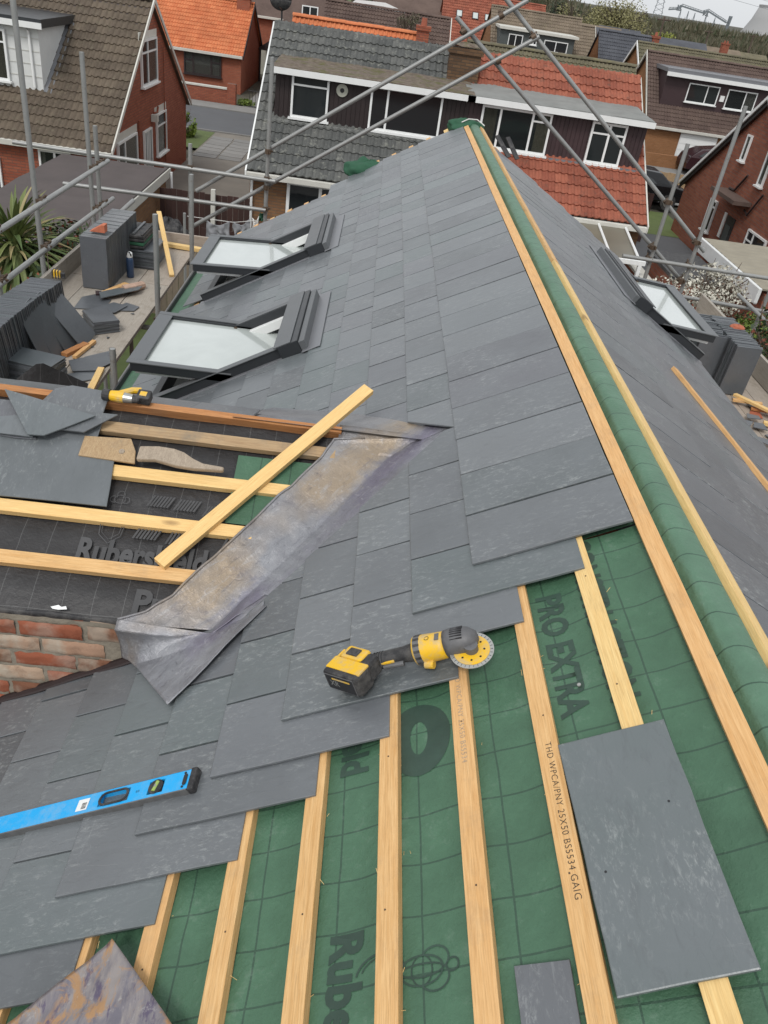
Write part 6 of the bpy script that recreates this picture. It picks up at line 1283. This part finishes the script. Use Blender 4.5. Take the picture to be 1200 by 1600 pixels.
# wooden handled tool on the cross roof
t = thing('wooden_hand_tool', 'old tool with a riveted pale plate and worn wooden handle beside the big slate', 'hand tool', CR(-.7, .24, 0))
mb = MB(); mb.prism([(-.99, -.19), (-.815, -.178), (-.785, -.235), (-.775, -.292), (-.99, -.285)], .008, .018, FC); mb.build('plate', M['wood_old'], t, bevel=.002); p = CR(-.835, .245, .018); mb = MB(); mb.tube([p, p+nC*.004], [.012, .010], 16); mb.build('rivet', M['wood_grey'], t)
hp = [(-.772, -.215), (-.70, -.205), (-.64, -.208), (-.60, -.22), (-.56, -.245), (-.52, -.262), (-.438, -.268), (-.438, -.285), (-.55, -.292), (-.62, -.288), (-.70, -.272), (-.772, -.280)]
mb = MB(); mb.prism(hp, .006, .030, FC); mb.build('handle', M['wood_grey'], t, bevel=.007)
# drill
D0 = CR(-.88, .0, .045); F = frame(D0, (1, -.05, -.02), (0, .9, .3)); t = thing('cordless_driver', 'small yellow and black cordless driver lying on the cross roof ridge board', 'power tool', mw=F)
gb('body', 'yellow', tubes=[([(-.055, 0, 0), (-.02, 0, 0), (.0, 0, 0)], [.020, .024, .022], 16)], bevel=0, par=t, mw=F); gb('motor_cap', 'rubber', tubes=[([(-.085, 0, 0), (-.056, 0, 0)], [.022, .0235], 16)], bevel=0, par=t, mw=F); gb('collar', 'disc', tubes=[([(.0, 0, 0), (.035, 0, 0)], [.021, .018], 16)], bevel=0, par=t, mw=F); gb('nose', 'rubber', tubes=[([(.035, 0, 0), (.055, 0, 0), (.062, 0, 0)], [.018, .014, .007], 14)], bevel=0, par=t, mw=F)
gb('grip', 'yellow', tubes=[([(-.03, .01, 0), (.02, .05, -.005), (.05, .06, -.01)], .014, 10)], bevel=0, par=t, mw=F); gb('battery', 'rubber', [(.045, .10, .0, .05, -.028, .014)], bevel=.006, par=t, mw=F); gb('battery_mark', 'yellow', [(.058, .085, .012, .036, .0142, .0152)], bevel=0, par=t, mw=F)
# strips of old leading by the far ridge end, and roof dust
for (lb, a_, b_) in (('dark slate sliver sticking up beyond the far ridge end', (1.20, 8.75, -1.22), (1.34, 8.6, -1.38)), ('second dark sliver beside the far ridge end', (1.34, 8.95, -1.25), (1.46, 8.8, -1.42))): tag(bar('timber_strip', M['rubber'], None, (Vector(a_)+Vector(b_))/2, Vector(b_)-Vector(a_), (0, -.5, 1), (Vector(b_)-Vector(a_)).length, .05, .012), lb, 'strip')

# ------------------------------------------------------------------ plants
def leaf_quads(mb, c, rad_, n, size, flat_=.0, seed=0, shell=.5, nz=1.6):
    rr = random.Random(seed)
    for _ in range(n):
        while True:
            d = Vector((rr.gauss(0, 1), rr.gauss(0, 1), rr.gauss(0, 1))).normalized(); q = shell+(1-shell)*rr.random(); p = Vector((d.x*rad_[0], d.y*rad_[1], d.z*rad_[2]))*q
            if mnoise.noise(Vector((p.x*nz+seed, p.y*nz, p.z*nz))) > -.12-.25*rr.random(): break
        a = rr.uniform(0, 6.28); tl = (d*.5+Vector((rr.gauss(0, .6), rr.gauss(0, .6), rr.gauss(0, .6)+.3))).normalized(); x = tl.orthogonal().normalized(); y = tl.cross(x); x, y = x*math.cos(a)+y*math.sin(a), y*math.cos(a)-x*math.sin(a)
        s = size*rr.uniform(.6, 1.4); o = Vector(c)+p*(1+.16*mnoise.noise(d*3+Vector((seed, 0, 0)))); mb.add([o-x*s*.5, o+y*s*.3, o+x*s*.5, o-y*s*.3], [(0, 1, 2, 3)])
def bush(name, label, cat, blobs, mat, size, n, twigs=True, extra=None):
    c0 = blobs[0][0]; t = thing(name, label, cat, (c0[0], c0[1], GZ)); mb = MB()
    for i, (c, r) in enumerate(blobs): leaf_quads(mb, c, r, n, size, seed=i*13+len(label))
    o = mb.build('foliage', M[mat], t); o['kind'] = 'stuff'
    if extra:
        mb = MB()
        for i, (c, r) in enumerate(blobs): leaf_quads(mb, c, [q*1.05 for q in r], extra[1], extra[2], seed=i*7+3+len(label), shell=.8)
        o = mb.build(extra[3], M[extra[0]], t); o['kind'] = 'stuff'
    if twigs:
        mb = MB(); rr = random.Random(len(label))
        for i, (c, r) in enumerate(blobs):
            for _ in range(26):
                d = Vector((rr.uniform(-1, 1), rr.uniform(-1, 1), rr.uniform(-.2, 1))); e = Vector(c)+Vector((d.x*r[0], d.y*r[1], d.z*r[2])); b = Vector((c[0]+rr.uniform(-.2, .2), c[1], c[2]-r[2])); m = (b+e)/2+Vector((rr.uniform(-.15, .15), rr.uniform(-.15, .15), .1)); mb.tube([b, m, e], [.02, .012, .005], 4)
            mb.tube([(c[0], c[1], GZ), (c[0], c[1], c[2]-r[2]*.5)], [.05, .03], 6)
        mb.build('branches', M['twig'], t)
    return t
bush('shrub', 'dark leafy shrub with reddish leaves behind the tall upright stack', 'shrub', [((-4.35, 11.9, -4.35), (.65, .7, .75)), ((-4.0, 11.3, -4.8), (.6, .6, .8)), ((-3.7, 12.6, -4.5), (.5, .5, .6))], 'leaf_dark', .085, 3600)
bush('shrub', 'dark evergreen shrub below the outer guard rail at the left', 'shrub', [((-3.9, 9.6, -4.6), (.5, 1.2, 1.0))], 'leaf_dark', .09, 4200)
bush('shrub', 'round bright green bush on the corner lawn by the road', 'shrub', [((-8.3, 36.6, -6.5), (.75, .7, .6)), ((-9.0, 36.0, -6.65), (.5, .6, .45))], 'leaf_hedge', .13, 2600)
bush('blossom_shrub', 'white blossoming shrub with bare purple twigs beyond the right skylight', 'shrub', [((5.95, 14.3, -4.35), (.8, .9, .55)), ((6.7, 14.9, -4.15), (.6, .8, .45)), ((5.6, 13.2, -4.75), (.55, .6, .5))], 'blossom', .065, 1700)
bush('shrub', 'lime green shrub between the blossom and the white fascia', 'shrub', [((7.3, 13.9, -4.75), (.6, .8, .5)), ((6.3, 12.2, -5.0), (1.0, .9, .6)), ((7.6, 12.6, -4.9), (.7, .8, .6))], 'leaf_hedge', .07, 2200, extra=('leaf_dark', 1600, .07, 'dark_foliage'))
bush('shrub', 'dark ivy hanging over the rail at the right edge', 'shrub', [((5.1, 8.6, -3.0), (.5, 1.0, .55)), ((4.9, 7.4, -3.1), (.35, .6, .4))], 'leaf_dark', .06, 2000)
bush('shrub', 'mossy weeds at the foot of the bungalow gate', 'shrub', [((-7.2, 47.6, -6.85), (.5, .3, .2))], 'leaf_hedge', .12, 400, False)
t = thing('cordyline_palm', 'spiky green cordyline palm at the left edge behind the rails', 'palm', (-4.75, 11, GZ))
mb = MB(); mb.tube([(-4.75, 11.0, GZ), (-4.8, 10.9, -5.2), (-4.75, 11.0, -3.9)], [.12, .10, .08], 10); mb.build('trunk', M['bark'], t, smooth=True)
rr = random.Random(3)
for i in range(210):
    a = rr.uniform(0, 6.28); el = rr.uniform(-.75, 1.35); L = rr.uniform(.75, 1.25); w_ = rr.uniform(.018, .032); d = Vector((math.cos(a)*math.cos(el), math.sin(a)*math.cos(el), math.sin(el))); side = Vector((-math.sin(a), math.cos(a), 0))
    mb = MB(); N = 6; c = Vector((-4.75, 11.0, -3.75+rr.uniform(-.25, .15)))
    for j in range(N+1):
        q = j/N; p = c+d*L*q+Vector((0, 0, -.42*q*q*(1.2-el*.4)*L)); ww = w_*(.5+1.4*q*(1-q)*2)*(1-q**4)+.002; mb.v += [tuple(p-side*ww), tuple(p+Vector((0, 0, -ww*.5))), tuple(p+side*ww)]
    for j in range(N):
        for k in (0, 1): b = j*3+k; mb.f.append((b, b+1, b+4, b+3)); mb.mi.append(0)
    mb.build('leaf', M['leaf_palm'], t)
# trees beyond
def tree(label, x, y, h, r, mat, n, size, trunk=.35, rz=None, seed=1, bare=False, zb=None, nm='tree'):
    t = thing(nm, label, 'tree', (x, y, GZ)); base = GZ if zb is None else zb; c = Vector((x, y, base+h-(rz or r)*.95)); rr = random.Random(seed)
    mb = MB(); tops = []
    mb.tube([(x, y, base), (x+rr.uniform(-.2, .2), y, base+h*.35), (x, y, c.z)], [trunk, trunk*.7, trunk*.3], 7)
    for _ in range(26 if bare else 12):
        d = Vector((rr.gauss(0, 1), rr.gauss(0, 1), rr.uniform(.1, 1.3))).normalized(); e = c+Vector((d.x*r, d.y*r, d.z*(rz or r)))*.9; b = Vector((x, y, base+h*rr.uniform(.3, .6))); mb.tube([b, (b+e)/2+Vector((0, 0, .3)), e], [trunk*.35, trunk*.2, .03], 5)
    mb.build('trunk', M['bark'], t)
    mb = MB()
    for k in range(9): d = Vector((rr.gauss(0, 1), rr.gauss(0, 1), rr.gauss(0, .8))).normalized(); leaf_quads(mb, c+Vector((d.x*r, d.y*r, d.z*(rz or r)))*.5, (r*.55, r*.55, (rz or r)*.5), n//9, size, seed=seed*9+k, shell=.3, nz=3/r)
    o = mb.build('crown', M[mat], t); o['kind'] = 'stuff'; return t
tree('tall pale willow with hanging spring twigs beyond the grey roofs', 28.5, 118, 8.6, 4.6, 'leaf_willow', 9000, .22, .4, 4.2, 4, True)
tree('second pale willow left of the tall one', 23.6, 122, 7.4, 3.2, 'leaf_willow', 6000, .2, .3, 3.2, 14, True)
tree('round bright yellow green tree beside the slate grey roofs', 31.4, 108, 5.9, 2.3, 'leaf_bright', 7000, .24, .3, 2.2, 6)
tree('dark conifer between the red tiled house and the charcoal dormer', 11.6, 78, 5.6, 1.5, 'leaf_conifer', 4200, .2, .25, 2.4, 8); tree('dark conifer behind the charcoal dormer house', 22, 125, 7.2, 2.2, 'leaf_conifer', 3200, .26, .3, 3.4, 9)
tree('bare climbing shrub over the brown ridge', 1.0, 43, 5.6, .8, 'leaf_far', 500, .08, .05, .5, 11, True)
# far wood: reads as one mass
mb = MB(); rr = random.Random(21)
def wood(xa, xb, yc, top, n, sz, dpt=14):
    for _ in range(n):
        u = rr.random(); x = xa+(xb-xa)*u; hh = top*(1+.16*mnoise.noise(Vector((x*.12, yc, 3)))+.10*mnoise.noise(Vector((x*.5, yc, 7)))); z = GZ+hh*rr.random()**.45; y = yc+rr.uniform(-dpt, dpt)*(.5+.5*rr.random())
        w_ = sz*rr.uniform(.25, .6); h_ = sz*rr.uniform(.8, 2.0); a = rr.uniform(-.5, .5); ln = Vector((math.sin(a)*h_, rr.uniform(-.3, .3)*h_, math.cos(a)*h_)); sd_ = Vector((w_, rr.uniform(-.4, .4)*w_, 0)); p = Vector((x, y, z)); mb.add([p-sd_*.5, p+sd_*.5, p+ln], [(0, 1, 2)])
wood(18, 115, 165, 3.9, 42000, .62); wood(-90, 36, 185, 6.0, 26000, .9); wood(20, 150, 215, 5.0, 20000, .9)
o = mb.build('distant_wood', M['leaf_far']); tag(o, 'bare brown wood stretching below the power station', 'wood', kind='stuff')
mb = MB()
for i in range(1500): x = rr.uniform(20, 120); y_ = rr.uniform(150, 172); h = rr.uniform(2.5, 4.9); mb.tube([(x, y_, GZ), (x+rr.uniform(-.5, .5), y_, GZ+h)], [.09, .02], 3, cap=False)
o = mb.build('distant_trunks', M['twig']); tag(o, 'thin bare trunks in the brown wood', 'wood', kind='stuff')
# power station
t = thing('cooling_tower', 'pale cooling tower cut off by the right picture edge', 'tower', (172, 400, GZ)); mb = MB(); P = [(-30, 20.5), (-10, 17), (2, 14.6), (8, 13.9), (16, 13.6)]
mb.tube([(170, 400, z) for z, r in ((-7, 0), (-2, 0), (3, 0), (8.0, 0), (8.05, 0))], [21.5, 18.8, 16.2, 14.6, 14.0], 48, cap=False); mb.build('shell', M['tower_concrete'], t, smooth=True)
mb = MB(); mb.tube([(170, 400, 7.7), (170, 400, 8.4)], [14.9, 14.9], 48, cap=False); mb.build('rim', M['tower_concrete'], t); mb = MB(); mb.box(159, 180, 376, 386, GZ, -.6); mb.build('pale_hall', M['paving'], t)
t = thing('coal_conveyor', 'long grey conveyor gantry rising over the wood', 'conveyor', (96, 300, GZ))
path = [(87.5, 1.2), (90.5, 1.7), (91.4, 2.6), (98.5, 1.7), (100, 2.4), (104.5, .9), (107.0, .1)]
mb = MB()
for (a_, b_) in zip(path[:-1], path[1:]): 
    A = Vector((a_[0], 300, a_[1])); B = Vector((b_[0], 300, b_[1])); mb.tube([A, B], .30, 4); mb.tube([A+Vector((0, 0, .55)), B+Vector((0, 0, .45))], .12, 4); n = max(2, int((B-A).length/.8))
    for i in range(n): p = A+(B-A)*(i/n); mb.tube([p, p+Vector((.4, 0, .5))], .07, 3)
mb.build('gantry', M['far_steel'], t)
for (x, zt) in ((91.5, 1.8), (94.0, 1.6), (96.2, 1.4), (100, 1.6), (103, 1.0)):
    for s_ in (-.5, .5): mb = MB(); mb.tube([(x, 300, zt), (x+s_*1.6, 300, GZ)], .11, 4); mb.build('leg', M['far_steel'], t)
for (x, z, w_, h_) in ((90.8, 1.5, 1.8, 1.3), (99.6, 1.2, 2.4, 1.1), (107.8, -2.0, 1.2, 4.0), (106.5, -2.6, 5, 1.2)):
    for i in range(9): mb = MB(); mb.tube([(x+R.uniform(-w_, w_)*.5, 300+R.uniform(-1, 1), z-h_*.2), (x+R.uniform(-w_, w_)*.5, 300, z+h_)], .13, 4); mb.build('strut', M['far_steel'], t)
t = thing('pylon', 'thin lattice pylon left of the conveyor gantry', 'pylon', (98.5, 350, GZ))
for s_ in (-1, 1): mb = MB(); mb.tube([(98.5+s_*2.4, 350, GZ), (98.5+s_*.6, 350, 8), (98.5, 350, 16)], .12, 4); mb.build('leg', M['far_steel'], t)
for i in range(12): z = GZ+2+i*1.7; w_ = 2.2-.13*i; mb = MB(); mb.tube([(98.5-w_, 350, z), (98.5+w_, 350, z+1.6)], .07, 3); mb.tube([(98.5+w_, 350, z), (98.5-w_, 350, z+1.6)], .07, 3); mb.build('brace', M['far_steel'], t)
for z in (7, 10, 13): mb = MB(); mb.tube([(93.5, 350, z), (103.5, 350, z)], .12, 4); mb.build('cross_arm', M['far_steel'], t)
for i, (a_, b_) in enumerate((((98.5, 350, 12.5), (230, 330, 3.5)), ((98.5, 350, 10), (230, 330, 1.8)))):
    mb = MB(); mb.tube([Vector(a_).lerp(Vector(b_), q/12)-Vector((0, 0, 2.0*math.sin(math.pi*q/12))) for q in range(13)], .05, 3); tag(mb.build('power_line', M['far_steel']), ('upper' if i == 0 else 'lower')+' power line crossing the sky right of the pylon', 'cable')
for (lb, x, y_, zt) in (('telegraph pole standing among the trees below the cooling tower', 58.5, 150, -.9), ('lamp post rising from the wood in front of the conveyor', 49.5, 145, -1.2), ('telegraph pole beside the willow', 29.0, 100, -.3)):
    t = thing('utility_pole', lb, 'pole', (x, y_, GZ)); mb = MB(); mb.tube([(x, y_, GZ), (x, y_, zt)], [.16, .1], 6); mb.build('pole', M['twig'], t); mb = MB(); mb.tube([(x-.7, y_, zt-.3), (x+.7, y_, zt-.25)], .07, 5); mb.build('arm', M['twig'], t)
# washing line, bin, green sheeting
t = thing('washing_line', 'washing line strung across the yard below the far skylight', 'washing line', (-2.5, 15.5, -4.2)); mb = MB(); mb.tube([(-3.4, 15.6, -4.33), (-2.5, 15.5, -4.30), (-1.0, 15.4, -3.95)], .006, 4); mb.build('line', M['whitefab'], t); mb = MB(); mb.tube([(-1.0, 15.4, -3.9), (-1.0, 15.4, GZ)], .03, 6); mb.build('post', M['steel'], t); mb = MB(); mb.tube([(-3.45, 15.6, -4.28), (-3.45, 15.6, GZ)], .03, 6); mb.build('post', M['steel'], t)
def cloth(lb, P0, P1, drop, mat, nm='towel', wave=.05, seed=0):
    P0, P1 = Vector(P0), Vector(P1); mb = MB()
    def f(u, v): p = P0.lerp(P1, u); return p+Vector((.05*mnoise.noise(Vector((u*3, v*2, seed))), wave*math.sin(u*17+seed)*v+.05*mnoise.noise(Vector((u*5, v*3, seed+2))), -drop*v*(1-.25*math.sin(math.pi*u)*(seed % 2))-.09*math.sin(math.pi*u)*(1-v)))
    mb.grid(f, 26, 12); return tag(mb.build(nm, M[mat], smooth=True, solid=.008), lb, 'laundry')
cloth('grey towel sagging on the washing line', (-3.02, 15.5, -4.32), (-2.58, 15.5, -4.29), .42, 'fabric', seed=1); cloth('second grey cloth pulled sideways on the washing line', (-2.50, 15.5, -4.28), (-2.20, 15.5, -4.2), .36, 'fabric', wave=.07, seed=2); cloth('white shirt hanging right of the grey cloths', (-2.16, 15.48, -4.16), (-2.03, 15.48, -4.12), .50, 'whitefab', 'shirt', .03, 3)
cloth('green and white garment at the end of the line', (-2.0, 15.3, -3.95), (-1.88, 15.3, -3.9), .22, 'greenfab', 'garment', .04, 4)
o_ = cloth_blob(-1.55, 14.6, -4.15, .42, .3, .12, 'sheeting', M['greenfab'], None, 5); tag(o_, 'dark green sheeting bundled by the slates of the far verge', 'sheeting'); o_ = cloth_blob(-.95, 13.6, -3.55, .2, .2, .16, 'sheeting', M['greenfab'], None, 8); tag(o_, 'small green bundle in front of the patio door', 'sheeting')
o_ = cloth_blob(5.1, 13.8, -4.3, .75, .9, .35, 'sheeting', M['greenfab'], None, 12); tag(o_, 'green tarpaulin draped beyond the right skylight', 'sheeting')
t = thing('wheelie_bin', 'dark grey domed bin lid behind the grey fence', 'bin', (-4.9, 20.0, GZ)); mb = MB(); mb.box(-5.15, -4.65, 19.6, 20.1, GZ, GZ+.95); mb.build('body', M['rubber'], t, bevel=.03); o_ = cloth_blob(-4.75, 19.8, -6.05, .42, .36, .42, 'lid', M['rubber'], t, 0)
# haze
